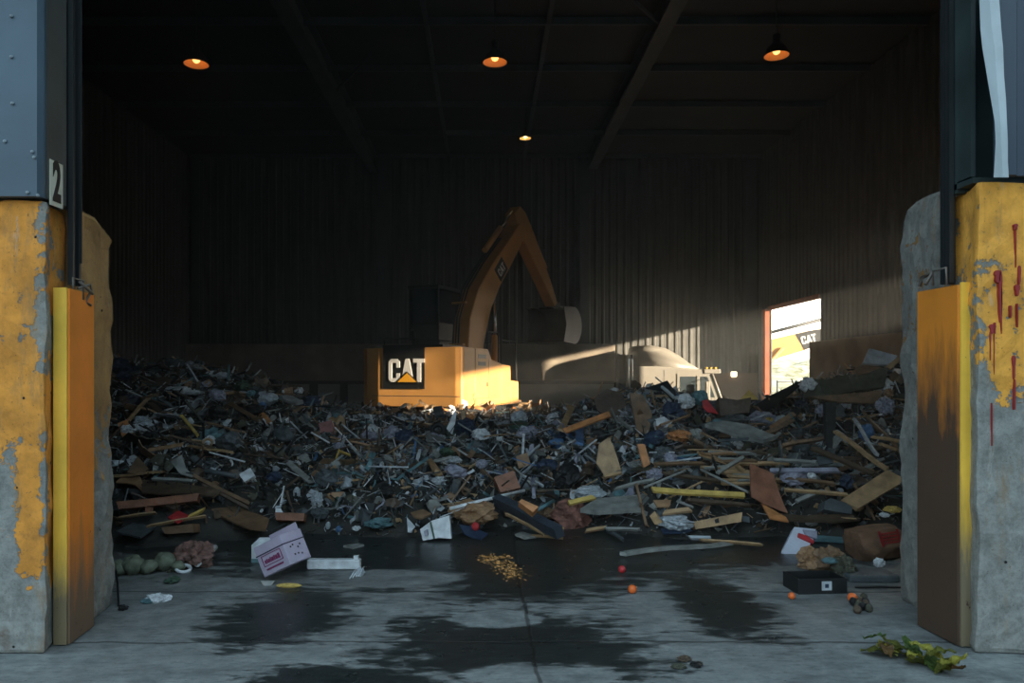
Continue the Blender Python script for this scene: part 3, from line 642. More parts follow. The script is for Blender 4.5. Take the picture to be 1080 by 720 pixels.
# ================================================================== TRUCK in the sunken lane
m_white = M('truck_white', (136, 132, 122), .35, .06, 1)
def truck():
    t = empty('semi_truck', 'white semi truck with a domed roof fairing standing in the sunken lane', 'truck', (0, 0, 0))
    z0 = PZ; Y0 = 31.75
    hw = 1.2
    y0, y1 = Y0-hw, Y0+hw
    def px(x, y=y0): return (x-CX)/F*y
    def pz(v, y=y0): return H-(v-CY)/F*y
    xa = px(674); xb = px(735)
    # cab body
    bm = bmesh.new(); prism(bm, [(xa, z0+.7), (xa, pz(386)), (px(693), pz(386)), (px(748), pz(390)), (px(762), pz(428)), (px(762), z0+.7)], 'Y', y0, y1); bevel(bm, .06, 2)
    cab = obj('cab', bm, m_white, t)
    # fairing dome
    bm = bmesh.new(); prof = [(674, 386), (674, 364), (690, 363.5), (704, 366), (718, 374), (732, 385), (738, 390), (700, 388)]
    n = 10; rings = []
    for j in range(n+1):
        u = j/n*2-1; sc_ = math.sqrt(max(0, 1-u**6))*.25+.75; 
        base = pz(387); ring = []
        for (a, c) in prof: ring.append(bm.verts.new((px(a), Y0+u*hw*.96, base+(pz(c)-base)*sc_)))
        rings.append(ring)
    for j in range(n):
        for k in range(len(prof)):
            bm.faces.new((rings[j][k], rings[j+1][k], rings[j+1][(k+1) % len(prof)], rings[j][(k+1) % len(prof)]))
    bm.faces.new(rings[0]); bm.faces.new(rings[-1][::-1]); bmesh.ops.recalc_face_normals(bm, faces=bm.faces)
    obj('roof_fairing', bm, m_white, t, True)
    for k in range(3): obj('marker_light', bevel(B((px(744)+.18*k, px(744)+.18*k+.08, y0-.07, y0-.05, pz(389)+.0, pz(389)+.07)), .01, 1), m_tri, t)
    obj('door_seam', B((px(700), px(700)+.02, y0-.006, y0+.01, z0+.8, pz(390)), (px(750), px(750)+.02, y0-.006, y0+.01, z0+.8, pz(420)), (px(700), px(750), y0-.006, y0+.01, pz(424), pz(424)+.02)), m_dkg, cab)
    obj('sun_visor', bevel(B((px(742), px(760), y0-.05, y1+.05, pz(394), pz(389))), .03, 1), m_white, t)
    bm = bmesh.new(); prism(bm, [(px(716), pz(397)), (px(746), pz(397)), (px(754), pz(419)), (px(716), pz(419))], 'Y', y0-.012, y0+.01); obj('side_window', bm, m_glass, cab)
    bm = bmesh.new(); box(bm, px(735), px(738), y0-.03, y0-.01, pz(420), pz(396)); box(bm, px(714), px(716.5), y0-.03, y0-.01, pz(432), pz(394)); obj('window_post', bm, m_white, cab)
    # windscreen, hood, grille, bumper
    bm = bmesh.new(); prism(bm, [(px(751), pz(396)), (px(763), pz(428)), (px(764), pz(428)), (px(752.5), pz(396))], 'Y', y0+.15, y1-.15); obj('windscreen', bm, m_glass, cab)
    obj('a_pillar', tube(bmesh.new(), [(px(751), y0-.02, pz(394)), (px(764), y0-.02, pz(430))], .05, 6), m_white, cab)
    bm = bmesh.new(); prism(bm, [(px(762), z0+.7), (px(762), pz(430)), (px(790), pz(436)), (px(793), z0+.7)], 'Y', y0+.15, y1-.15); bevel(bm, .08, 2); obj('hood', bm, m_white, t)
    obj('bumper', bevel(B((px(792), px(797), y0, y1, z0+.35, z0+.75)), .03, 1), m_chrome, t)
    # mirror, stack, rear wheels, frame
    mr = obj('mirror', bevel(B((px(741), px(746), y0-.42, y0-.3, pz(425), pz(402))), .03, 1), m_white, t); obj('mirror_arm', tube(bmesh.new(), [(px(743), y0-.36, pz(400)), (px(743), y0, pz(398))], .02, 6), m_blk, mr)
    for x in (663, 667): obj('exhaust_stack', tube(bmesh.new(), [(px(x), y0+.1, z0+.8), (px(x), y0+.1, pz(380)), (px(x)-.02, y0+.1, pz(374))], .06, 10), m_chrome, t)
    obj('frame_rail', B((px(664), px(790), Y0-.5, Y0+.5, z0+.55, z0+.8)), m_blk, t)
    for x in (px(684), px(785)-.2):
        for yy in (y0+.05, y1-.35):
            bm = lathe(bmesh.new(), [(.01, 0), (.3, .0), (.5, .03), (.5, .27), (.3, .3), (.01, .3)], 24); bmesh.ops.rotate(bm, verts=bm.verts, cent=(0, 0, 0), matrix=Matrix.Rotation(-math.pi/2, 3, 'X'))
            bmesh.ops.translate(bm, verts=bm.verts, vec=(x, yy, z0+.5)); obj('wheel', bm, m_blk, t)
truck()
# wall lamp right of the truck
p = at(774, 394.5, W_BACK-.2)
wl = tag(obj('wall_light', bevel(B((p.x-.11, p.x+.11, W_BACK-.28, W_BACK-.13, p.z-.11, p.z+.11)), .02, 1), emat('lit_wall_lamp', (255, 236, 200), 1.5)), 'tiny square lamp glowing on the back wall beside the truck', 'lamp')

# ================================================================== OUTSIDE beyond the doorway
ex2 = excavator('second yellow digger standing outside the side doorway', (11.6, 39.2, 0), math.radians(-90), True)
for bo in [o for o in ex2.children if o.name.startswith('boom') and 'cylinder' not in o.name]:
    cat_mark(bo, (.645, 4.50, 3.38), (0, 1, .22), (0, -.22, 1), .40, False, 1.15)
m_hill, nt, b = newmat('hillside_scrub')
P = position(nt); f1 = noise_(nt, P, .9, 7, .7); f2 = noise_(nt, P, .25, 4, .6)
cc = chain_mix(nt, maprange(nt, f1, .42, .58), lin((108, 110, 78)), lin((190, 186, 160))); cc = chain_mix(nt, maprange(nt, f2, .45, .6, 0, .5), cc, lin((200, 196, 178)))
nt.links.new(cc, b.inputs['Base Color']); b.inputs['Roughness'].default_value = .95
bm = bmesh.new(); bmesh.ops.create_grid(bm, x_segments=60, y_segments=30, size=1)
for v in bm.verts:
    x, y = v.co.x*60+50, v.co.y*25+95
    h = 4.2*math.exp(-((y-95)/14)**2)*(1+.12*noise.noise(Vector((x*.06, y*.06, 0))))+.9*noise.noise(Vector((x*.35, y*.35, 2)))*math.exp(-((y-95)/14)**2)+.5*noise.noise(Vector((x*1.1, y*1.1, 5)))*math.exp(-((y-95)/14)**2)
    v.co = (x, y, h-.3)
struct(obj('hillside', bm, m_hill), 'pale scrubby hillside beyond the side doorway', 'hill')
fn = empty('wire_fence', 'low grey fence outside at the foot of the pale hillside', 'fence', (0, 0, 0))
for k in range(16): obj('post', tube(bmesh.new(), [(20+k*1.3, 52, 0), (20+k*1.3, 52, 1.5)], .06, 6), m_dkg, fn)
obj('rail', B((20, 40, 51.98, 52.02, 1.35, 1.42), (20, 40, 51.98, 52.02, .7, .76)), m_dkg, fn)

# ================================================================== DEBRIS
# palette: real colours of the rubbish
PAL = {
 'charcoal': (44, 46, 46), 'slate': (78, 86, 90), 'olive': (72, 72, 56), 'umber': (84, 66, 50), 'brown': (122, 90, 62), 'tan': (176, 138, 94),
 'kraft': (158, 116, 78), 'rustred': (150, 90, 62), 'grey': (132, 134, 130), 'white': (205, 210, 216), 'pale': (168, 176, 184), 'blue': (66, 108, 158),
 'navy': (40, 56, 84), 'green': (58, 86, 66), 'red': (172, 44, 48), 'yellow': (206, 168, 72), 'teal': (84, 126, 134), 'lilac': (142, 142, 162), 'orange': (198, 122, 62), 'black': (22, 23, 24), 'steelblue': (52, 60, 72), 'pink': (160, 96, 92)}
def _dirty(c):
    g_ = .3*c[0]+.55*c[1]+.15*c[2]; k = .2
    return tuple(x*(1-k)+(g_*q)*k for x, q in zip(c, (.98, .98, .94)))
for _k in PAL: PAL[_k] = tuple(v*(1.0 if _k not in ('white', 'pale') else 1) for v in _dirty(PAL[_k])) if _k not in ('red',) else PAL[_k]
def D(c, rough=.55): return M('debris_'+c, PAL[c], rough, .38, 7, .5, bscale=24)
m_mound = M('packed_refuse', (52, 50, 46), .9, .5, 4, 1.0, bscale=14)
bm = bmesh.new(); xs = np.arange(-9.6, 11.6, .16); ys = np.arange(7.6, 20.9, .16); g = {}
for i, x in enumerate(xs):
    for j, y in enumerate(ys): g[i, j] = bm.verts.new((x, y, max(0, heap(x, y)-.05)-.01*(heap(x, y) <= 0)))
for i in range(len(xs)-1):
    for j in range(len(ys)-1): bm.faces.new((g[i, j], g[i+1, j], g[i+1, j+1], g[i, j+1]))
tag(obj('refuse_mound', bm, m_mound, smooth=False), 'dark packed mound of refuse filling the shed floor under the loose trash', 'trash heap', kind='stuff')

# ---- prototypes as arrays
def arr(bm):
    bm.verts.index_update(); v = np.array([x.co[:] for x in bm.verts], float); f = [[w.index for w in q.verts] for q in bm.faces]; bm.free(); return v, f
def p_crumple(seed, sub=1, amp=.45):
    bm = bmesh.new(); bmesh.ops.create_icosphere(bm, subdivisions=sub, radius=.5)
    for v in bm.verts:
        n = noise.noise(v.co*3.1+Vector((seed*7.3, 0, 0)))+.6*noise.noise(v.co*7.7+Vector((seed*3.1, 4, 0)))
        v.co *= 1+amp*n*1.5
        v.co.z *= .6
    return arr(bm)
def p_ribbon(seed, n=5, w=.2, curl=1.2):
    r = random.Random(seed); bm = bmesh.new(); a = 0; p = Vector((-.5, 0, 0)); L = 1/n; rows = []
    for i in range(n+1):
        nx = Vector((math.cos(a), 0, math.sin(a))); up = Vector((-nx.z, 0, nx.x))*.012
        ww = w*(1+.4*(r.random()-.5)); y = .06*(r.random()-.5)
        rows.append([bm.verts.new(p+Vector((0, -ww/2+y, 0))+up), bm.verts.new(p+Vector((0, ww/2+y, 0))+up), bm.verts.new(p+Vector((0, ww/2+y, 0))-up), bm.verts.new(p+Vector((0, -ww/2+y, 0))-up)])
        a += (r.random()-.5)*curl; p = p+nx*L
    for i in range(n):
        for k in range(4): bm.faces.new((rows[i][k], rows[i][(k+1) % 4], rows[i+1][(k+1) % 4], rows[i+1][k]))
    bm.faces.new(rows[0][::-1]); bm.faces.new(rows[-1])
    return arr(bm)
def p_shard(seed):
    r = random.Random(seed); bm = bmesh.new(); k = r.randint(4, 6)
    pts = [(.5*math.cos(a)*(.5+.5*r.random()), .42*math.sin(a)*(.45+.55*r.random())) for a in sorted(2*math.pi*(i+r.random()*.7)/k for i in range(k))]
    z = [.12*(r.random()-.5) for _ in pts]
    A = [bm.verts.new((x, y, q+.014)) for (x, y), q in zip(pts, z)]; Bq = [bm.verts.new((x, y, q-.014)) for (x, y), q in zip(pts, z)]
    c = bm.verts.new((0, 0, .10*(r.random()-.3)+.014)); d = bm.verts.new((0, 0, c.co.z-.028))
    for i in range(k):
        j = (i+1) % k; bm.faces.new((A[i], A[j], c)); bm.faces.new((Bq[j], Bq[i], d)); bm.faces.new((A[j], A[i], Bq[i], Bq[j]))
    return arr(bm)
def p_stick(seed):
    r = random.Random(seed); bm = bmesh.new(); vs = box(bm, -.5, .5, -.03, .03, -.015, .015)
    for v in vs: v.co.x += .06*(r.random()-.5); 
    return arr(bm)
protos = {'crumple': [p_crumple(i, 1, .6) for i in range(10)], 'ribbon': [p_ribbon(i, 5, .08+.24*random.random(), 2.6) for i in range(12)],
          'shard': [p_shard(i) for i in range(14)], 'stick': [p_stick(i) for i in range(6)]}
def rotm(a, b, c):
    return np.array(Euler((a, b, c)).to_matrix())
def zone_cols(px, py, r):
    """what lies where: mostly dark wet shreds, browns to the left foot, wood to the right, pale scraps in the middle"""
    dark = ['charcoal']*4+['black']*4+['slate']*3+['olive']*2+['umber']*2
    mid = ['slate', 'grey', 'umber', 'olive', 'brown']
    spark = ['white', 'pale', 'pale', 'grey', 'blue', 'tan', 'teal', 'lilac', 'kraft']
    if px < 330:
        base = dark+mid+['umber']*2+['olive']*2+spark[:3]
        if py > 500 and px < 240: base = dark+['umber']*4+['brown']*3
    elif px < 600: base = dark+mid*2+spark+['pale', 'grey', 'slate']*2
    elif px < 720: base = dark[:12]+mid*3+spark+['grey', 'lilac', 'pale', 'slate']*2
    else: base = dark+mid*2+['brown', 'umber', 'tan', 'kraft', 'slate', 'grey', 'pale']
    return r.choice(base)
names = list(PAL); allv, allf, allm, off = [], [], [], 0
rr_ = random.Random(11); placed = 0
while placed < 27000:
    # spread evenly over what an eye at the gate would see of the slope, thinner far back
    y = 8.0+rr_.random()**.8*6.6 if rr_.random() < .9 else 14.5+rr_.random()*5.2
    x = -7.2*y/12+rr_.random()*(7.2+8.2)*y/12
    if x < -9 or x > 11: continue
    h = heap(x, y)
    t0 = toe(x)
    if h < .02 and (y < t0-.45 or rr_.random() > .25*math.exp(-(t0-y)*5)): continue
    px, py = CX+x/y*F, CY-(h-H)/y*F
    kind = rr_.choices(['crumple', 'ribbon', 'shard', 'stick'], [2, 5, 4, 6])[0]
    v, f = rr_.choice(protos[kind])
    s_ = (.045+.17*rr_.random()**2.2)*(1.35 if kind == 'stick' else 1)*(.65+.45*y/13)
    if kind == 'stick' and rr_.random() < .3: s_ *= 1.9
    if h < .1: s_ *= .7
    tilt = rr_.gauss(0, .55)
    Rm = rotm(rr_.gauss(.35, .6), tilt, rr_.random()*6.28) if kind != 'crumple' else rotm(rr_.random()*6, rr_.random()*6, rr_.random()*6)
    sc_ = np.array([1, .6+.6*rr_.random(), .6+.6*rr_.random()])*s_
    lift = s_*(.10+.32*rr_.random())*(.5 if y > 12.6 else 1)
    allv.append((v*sc_) @ Rm.T+np.array([x, y, h+lift-.02]))
    allf += [[q+off for q in face] for face in f]
    cc_ = zone_cols(px, py, rr_)
    if kind in ('stick', 'ribbon') and rr_.random() < (.42 if px > 330 else .22): cc_ = rr_.choice(['pale', 'grey', 'slate', 'tan', 'brown', 'white', 'teal', 'grey', 'pale'])
    ci = names.index(cc_); allm += [ci]*len(f); off += len(v); placed += 1
me = bpy.data.meshes.new('loose_trash'); V = np.vstack(allv)
me.from_pydata(V.tolist(), [], allf)
for n_ in names: me.materials.append(D(n_))
me.polygons.foreach_set('material_index', allm); me.update()
lt = bpy.data.objects.new('loose_trash', me); link(lt)
tag(lt, 'countless dark shreds, scraps and splinters covering the whole trash heap', 'trash', kind='stuff')

# ---- single pieces -------------------------------------------------------
def norm_from(tilt, az=0):
    t = math.radians(tilt); a = math.radians(az)
    return Vector((math.sin(a)*math.sin(t), -math.cos(a)*math.sin(t), math.cos(t)))
def on_plane(px, py, c, n):
    d = ray(px, py); o = Vector((0, 0, H)); t = (c-o).dot(n)/d.dot(n); return o+d*t
def slab(name, pts, tilt, col, label, cat, thick=.02, az=0, lift=.12, bend=0.0, ground=False, parent=None, mat=None, group=None):
    """a flat piece of the outline seen, lying in its own plane on the heap"""
    cx = sum(p[0] for p in pts)/len(pts); cy = sum(p[1] for p in pts)/len(pts)
    low = max(pts, key=lambda p: p[1])
    c = floor_at(cx, cy)+Vector((0, 0, .03)) if ground else hit(cx, cy, lift)
    n = norm_from(tilt, az)
    top = [on_plane(px, py, c, n) for px, py in pts]
    bm = bmesh.new()
    A = [bm.verts.new(p) for p in top]; Bq = [bm.verts.new(p-n*thick) for p in top]; k = len(A)
    bm.faces.new(A); bm.faces.new(Bq[::-1])
    for i in range(k): bm.faces.new((A[i], Bq[i], Bq[(i+1) % k], A[(i+1) % k]))
    bmesh.ops.recalc_face_normals(bm, faces=bm.faces)
    if bend:
        bmesh.ops.triangulate(bm, faces=bm.faces[:])
        for _ in range(3): bmesh.ops.subdivide_edges(bm, edges=[e for e in bm.edges if e.calc_length() > .12], cuts=1); bmesh.ops.triangulate(bm, faces=[f for f in bm.faces if len(f.verts) > 3])
        for v in bm.verts: v.co += n*noise.noise(v.co*1.9)*bend+n*noise.noise(v.co*6)*bend*.25
    # bring the origin to the piece itself
    bmesh.ops.translate(bm, verts=bm.verts, vec=-c)
    o = obj(name, bm, mat or D(col), parent); 
    if parent is None: o.location = c; tag(o, label, cat, group)
    else: o.location = c; place_world(o, parent)
    return o
def plank(name, a, b, wpx, col, label, cat='board', thick=.035, lift=(.13, .13), tilt=45, ground=False, mat=None, group=None, rnd=False, depth=None):
    g_ = (lambda p, l: at(p[0], p[1], depth)) if depth else (lambda p, l: floor_at(*p)+Vector((0, 0, l))) if ground else (lambda p, l: hit(p[0], p[1], l))
    P0, P1 = g_(a, lift[0]), g_(b, lift[1]); ax = (P1-P0); L = ax.length; ax.normalize()
    n = norm_from(tilt); n = (n-ax*n.dot(ax)).normalized(); w_ = ax.cross(n)
    mid = (P0+P1)/2; wd = wpx/F*mid.y
    bm = bmesh.new()
    if rnd: tube(bm, [(-L/2, 0, 0), (L/2, 0, 0)], wd/2, 10)
    else:
        nseg = max(2, int(L/.25)); rows = []
        for i in range(nseg+1):
            x = -L/2+L*i/nseg; k = .012*math.sin(i*1.3+L*7)
            j = (random.random()-.5)*.05 if i in (0, nseg) else 0
            rows.append([bm.verts.new((x+j, -wd/2, -thick/2+k)), bm.verts.new((x-j, wd/2, -thick/2+k)), bm.verts.new((x-j, wd/2, thick/2+k)), bm.verts.new((x+j, -wd/2, thick/2+k))])
        for i in range(nseg):
            for q in range(4): bm.faces.new((rows[i][q], rows[i+1][q], rows[i+1][(q+1) % 4], rows[i][(q+1) % 4]))
        bm.faces.new(rows[0]); bm.faces.new(rows[-1][::-1]); bmesh.ops.recalc_face_normals(bm, faces=bm.faces)
    o = obj(name, bm, mat or D(col)); o.matrix_world = frame_mtx(mid, ax, w_)
    return tag(o, label, cat, group)
def crumpled_mesh(seed, sub=3, amp=.5, flat=.6):
    bm = bmesh.new(); bmesh.ops.create_icosphere(bm, subdivisions=sub, radius=.5)
    for v in bm.verts:
        p = v.co.copy(); n = 0; a = 1
        for o_ in (2.2, 4.6, 9.4):
            n += a*(1-2*abs(noise.noise(p*o_+Vector((seed*5.7, seed, 0))))-.35); a *= .5
        v.co *= 1+amp*n*.55; v.co.z *= flat
    return bm
_seed = [100]
def blob(name, px, py, wpx, hpx, col, label, cat, lift=.05, ground=False, depth=1.0, amp=.95, mat=None, group=None, smooth=False, rot=None):
    _seed[0] += 1
    c = floor_at(px, py+hpx*.5) if ground else hit(px, py, lift)
    k = c.y/F; w_, h_ = wpx*k, hpx*k
    bm = crumpled_mesh(_seed[0], 4 if wpx > 14 else 3, amp, 1.0)
    o = obj(name, bm, mat or D(col, .5), smooth=smooth)
    o.location = c+Vector((0, 0, h_*.45 if ground else 0)); o.scale = (w_, w_*.8*depth, h_); o.rotation_euler = (0, 0, rot if rot is not None else random.random()*6)
    return tag(o, label, cat, group)

S = slab; K = plank; U = blob
# left slope
K('wooden_stake', (134, 444), (160.5, 416), 3.2, 'tan', 'tan wooden stake leaning up the left slope above an orange brown box', 'stake')
S('cardboard_box', [(124, 446), (135, 442), (139, 462), (130, 464)], 60, 'orange', 'small orange brown box tipped beside the left yellowed block', 'box', thick=.18)
U('plastic_bag', 151, 448, 27, 15, 'pale', 'pale blue crumpled plastic bag right of the orange brown box', 'bag')
K('wooden_lath', (192, 439), (208, 458), 3, 'yellow', 'short straw yellow slat sloping down the left slope', 'slat')
S('brown_fibreboard', [(152, 403), (172, 397), (182, 399), (176, 407), (157, 409)], 45, 'umber', 'dark brown flat panel near the top of the left slope', 'panel', bend=.03)
U('white_cloth', 190, 412, 18, 8, 'white', 'white cloth bundle on top of the left slope', 'cloth'); U('white_rag', 205, 414, 18, 4, 'white', 'thin white rag trailing from the cloth bundle', 'rag', lift=.1)
U('tarpaulin', 137, 391, 17, 9, 'navy', 'dark navy tarpaulin lump at the very top left of the heap', 'tarpaulin')
U('foam_lump', 207, 387, 12, 5, 'grey', 'grey twisted foam lump standing out on the left crest', 'foam'); U('paper_wad', 234, 396, 13, 6, 'pale', 'pale paper wad on the left crest, right of the grey foam', 'paper')
S('brown_board', [(231, 464), (241, 462), (240, 478), (232, 478)], 60, 'umber', 'dull brown board standing upright mid left slope', 'board', thick=.04)
bm = bmesh.new()
def ring(name, px, py, rpx, tpx, col, label, cat, tilt=60, lift=.15, ground=False):
    c = floor_at(px, py)+Vector((0, 0, tpx/F*7)) if ground else hit(px, py, lift); k = c.y/F; bm = bmesh.new(); R_, r_ = rpx*k, tpx*k; n = 20; m_ = 8; vs = []
    for i in range(n):
        a = 2*math.pi*i/n; vs.append([bm.verts.new(((R_+r_*math.cos(b_))*math.cos(a), (R_+r_*math.cos(b_))*math.sin(a), r_*math.sin(b_))) for b_ in [2*math.pi*j/m_ for j in range(m_)]])
    for i in range(n):
        for j in range(m_): bm.faces.new((vs[i][j], vs[(i+1) % n][j], vs[(i+1) % n][(j+1) % m_], vs[i][(j+1) % m_]))
    o = obj(name, bm, D(col), smooth=True); o.location = c; o.rotation_euler = (math.radians(tilt), .2, 0); return tag(o, label, cat)
ring('hose_ring', 219, 467, 4.5, 1.4, 'tan', 'small tan ring of hose on the left slope', 'ring')
S('cardboard_sheet', [(122, 505), (127, 499), (137, 497), (147, 500), (151, 510), (151, 520), (143, 513), (133, 509), (122, 508)], 35, 'kraft', 'curled brown cardboard flap at the left edge of the heap', 'cardboard', bend=.10)
S('plywood_sheet', [(134, 498), (145, 481), (157, 494), (150, 500)], 55, 'brown', 'brown plywood wedge above the curled cardboard flap', 'plywood')
S('plywood_sheet', [(150, 506), (181, 508), (233, 518), (225, 523), (150, 521)], 20, 'umber', 'wide dark plywood sheet lying low on the left slope', 'plywood', bend=.05)
K('wooden_beam', (126, 534), (210, 525), 8, 'rustred', 'long reddish brown beam low on the left above the grey sheet', 'beam', thick=.12, lift=(.2, .12), tilt=70)
S('crimson_sheet', [(177, 545), (188, 538), (199, 543), (187, 551)], 20, 'red', 'crimson red plastic sheet at the left foot of the heap', 'plastic sheet')
S('red_tile', [(153, 534), (160, 535), (159, 540), (153, 540)], 70, 'rustred', 'small dull red tile under the reddish beam', 'tile', thick=.05)
S('grey_sheet', [(122, 560), (140, 551), (165, 555), (148, 566)], 5, 'slate', 'smooth grey sheet flat on the floor at the left foot of the heap', 'sheet', lift=.06)
S('wooden_box', [(170, 556), (203, 552), (204, 561), (174, 563)], 78, 'brown', 'low brown box side at the left foot, right of the grey sheet', 'box', thick=.2, lift=.1)
K('thin_stick', (157, 555), (217, 544), 1.6, 'tan', 'thin tan stick crossing in front of the crimson sheet', 'stick'); K('thin_stick', (199, 544), (215, 538), 3, 'yellow', 'straw coloured splinter right of the crimson sheet', 'stick')
K('thin_stick', (125, 546), (165, 541), 1.8, 'tan', 'thin tan stick left of the crimson sheet', 'stick')
S('plywood_sheet', [(222, 538), (250, 534), (268, 540), (284, 548), (280, 558), (262, 556)], 14, 'brown', 'large grey brown plywood corner at the left foot of the heap', 'plywood', bend=.04, lift=.15)
K('wooden_board', (204, 502), (263, 531), 4, 'brown', 'weathered board slanting down right above the plywood corner', 'board'); K('wooden_board', (214, 512), (262, 536), 3, 'umber', 'dark weathered board just below its slanting neighbour', 'board')
S('paper_box', [(252, 500), (264, 493), (269, 501), (258, 508)], 55, 'white', 'small white printed paper box on the dark left slope', 'box', thick=.06)
K('wooden_board', (161, 505), (206, 508), 3, 'grey', 'narrow grey board along the top of the wide dark plywood', 'board'); K('blue_pipe', (216, 496), (249, 502), 5, 'slate', 'slate blue flattened pipe pointing at the white paper box', 'pipe', rnd=True)
S('torn_cloth', [(181, 488), (193, 482), (196, 493), (206, 502), (190, 500)], 50, 'grey', 'torn grey cloth hanging on the left slope', 'cloth', bend=.12)
U('blue_cloth', 222, 491, 14, 9, 'slate', 'crumpled slate blue cloth above the flattened pipe', 'cloth')
U('white_disc', 147, 565, 5, 3.5, 'white', 'white bottle cap on the edge of the grey sheet', 'cap', amp=.1, smooth=True)
S('grey_board', [(289, 416), (308, 417), (320, 423), (312, 425), (297, 420)], 30, 'grey', 'pale grey board tip sticking out on the crest before the ledge', 'board', thick=.05, lift=.2); K('grey_batten', (267, 409), (296, 420), 4, 'slate', 'grey batten sloping down behind the pale board tip', 'batten', lift=(.1, .2))
U('blue_jug', 277, 428, 8, 9, 'blue', 'bright blue plastic jug near the left crest', 'jug', amp=.15, smooth=True, lift=.12)
K('orange_board', (270, 430), (284, 445), 5, 'orange', 'orange brown board below the bright blue jug', 'board'); S('pink_box', [(336, 446), (350, 443), (352, 455), (338, 456)], 65, 'pink', 'dusty pink box side near the crest left of the digger', 'box', thick=.2)
K('bent_strip', (354, 484), (358, 475), 1.6, 'yellow', 'short straw yellow strip standing upright left of centre', 'strip'); K('bent_strip', (358, 475), (370, 481), 1.8, 'yellow', 'straw yellow strip lying against the short upright strip', 'strip')
U('plastic_bag', 380, 441, 14, 8, 'pale', 'pale plastic bag on the crest left of the digger rear', 'bag'); U('plastic_bag', 391, 452, 22, 9, 'slate', 'ribbed slate plastic bag below the pale one on the crest', 'bag')
S('pale_flap', [(383, 437), (402, 438), (396, 445), (386, 443)], 40, 'pale', 'pale stiff flap on the crest under the digger rear', 'flap', bend=.04); U('purple_bag', 358, 471, 13, 7, 'lilac', 'dull purple bag left of centre below the pink box', 'bag')
U('plastic_bottle', 313, 519, 8, 11, 'pale', 'pale blue crushed bottle standing low left of centre', 'bottle', amp=.25); U('bag_of_trash', 334, 527, 12, 15, 'pale', 'pale blue grey knotted bag below the crushed bottle', 'bag'); U('bag_of_trash', 337, 541, 15, 9, 'slate', 'slate grey knotted bag under the pale knotted one', 'bag')
S('wooden_tray', [(290, 540), (321, 541), (320, 549), (291, 548)], 70, 'rustred', 'reddish wooden tray side low left of centre', 'tray', thick=.14)
U('green_bottle', 356, 529, 8, 11, 'green', 'dark green glass bottle right of the knotted bags', 'bottle', amp=.12, smooth=True); U('white_can', 346, 554, 6, 8, 'pale', 'dented pale tin can at the heap foot left of centre', 'can', amp=.15); U('blue_can', 357, 558, 7, 7, 'blue', 'dented blue can next to the pale tin can', 'can', amp=.2)
U('blue_cloth', 399, 551, 27, 8, 'teal', 'crumpled light blue cloth at the heap foot left of the carton', 'cloth'); U('white_scrap', 376, 557, 8, 4, 'white', 'white scrap at the heap foot left of the light blue cloth', 'scrap')
S('flat_disc', [(362, 575), (376, 573), (384, 574), (372, 577)], 2, 'grey', 'flat grey lid on the wet floor before the heap centre', 'lid', ground=True)
# centre
S('cardboard_flap', [(471, 452), (478, 436), (482, 432), (480, 446), (477, 458)], 65, 'white', 'cream torn cardboard flap standing up under the digger', 'flap', bend=.05, lift=.3)
S('orange_lath', [(486, 434), (490, 432), (492, 444), (487, 443)], 70, 'tan', 'short orange slat upright beside the cream flap', 'slat', lift=.3); U('orange_rag', 496, 440, 8, 6, 'orange', 'orange rag right of the short upright slat', 'rag', lift=.25)
U('tarpaulin', 491, 453, 26, 17, 'navy', 'navy blue tarpaulin bundle below the cream flap', 'tarpaulin', lift=.12); ring('rubber_tyre', 462, 453, 6, 2.6, 'black', 'small black tyre left of the navy bundle', 'tyre')
for i, (x, y, w_, c_) in enumerate(((410, 442, 14, 'tan'), (421, 438, 5, 'white'), (427, 441, 7, 'tan'), (437, 439, 9, 'yellow'), (444, 437, 9, 'white'), (452, 440, 11, 'tan'), (456, 435, 7, 'kraft'), (510, 438, 13, 'tan'), (518, 441, 12, 'white'))):
    K('light_offcut', (x-w_/2, y+2), (x+w_/2, y-2-(i % 3)), 3.5, c_, ['tan offcut leftmost', 'white offcut second from the left', 'tan offcut third from the left', 'straw offcut fourth from the left', 'white offcut fifth from the left', 'tan offcut sixth from the left', 'brown offcut left of the cream flap', 'tan offcut right of the orange rag', 'white offcut rightmost'][i]+' on the crest under the digger', 'offcut', tilt=60, depth=18.9)
K('wooden_lath', (459, 497), (465, 501), 5, 'tan', 'stubby tan slat end in the middle of the heap', 'slat'); K('wooden_lath', (453, 486), (463, 499), 6, 'kraft', 'brown slat pointing down right in the middle of the heap', 'slat')
U('plastic_bag', 463, 507, 12, 8, 'pale', 'pale blue scrap of bag in the middle of the heap', 'bag')
cr_ = S('wooden_crate', [(521, 503), (542, 496), (549, 514), (528, 519)], 62, 'rustred', 'reddish brown wooden crate tipped in the middle of the heap', 'crate', thick=.3, lift=.2)
K('white_pipe', (475, 536), (553, 517), 3.6, 'white', 'long white pipe pointing up right under the tipped crate', 'pipe', rnd=True, lift=(.25, .3))
S('brown_tile', [(544, 481), (556, 477), (560, 490), (547, 494)], 65, 'kraft', 'square brown cardboard piece above the reddish crate', 'cardboard', thick=.03)
ct = S('carton', [(443, 558), (455, 549), (474, 543), (476, 568), (463, 567), (446, 570)], 80, 'white', 'pale carton with a green stripe at the heap foot', 'carton', thick=.25, lift=.12)
S('green_stripe', [(453, 550.5), (455, 549.5), (459, 567.6), (457, 568)], 80, 'green', None, None, thick=.256, lift=.12, parent=ct); S('printed_mark', [(447, 560), (450, 558), (451, 564), (448, 565.5)], 80, 'lilac', None, None, thick=.256, lift=.12, parent=ct)
for ch in ct.children: ch.matrix_parent_inverse = Matrix.Identity(4); ch.location = Vector((0, -.006, 0))+(ch.location-ct.location)
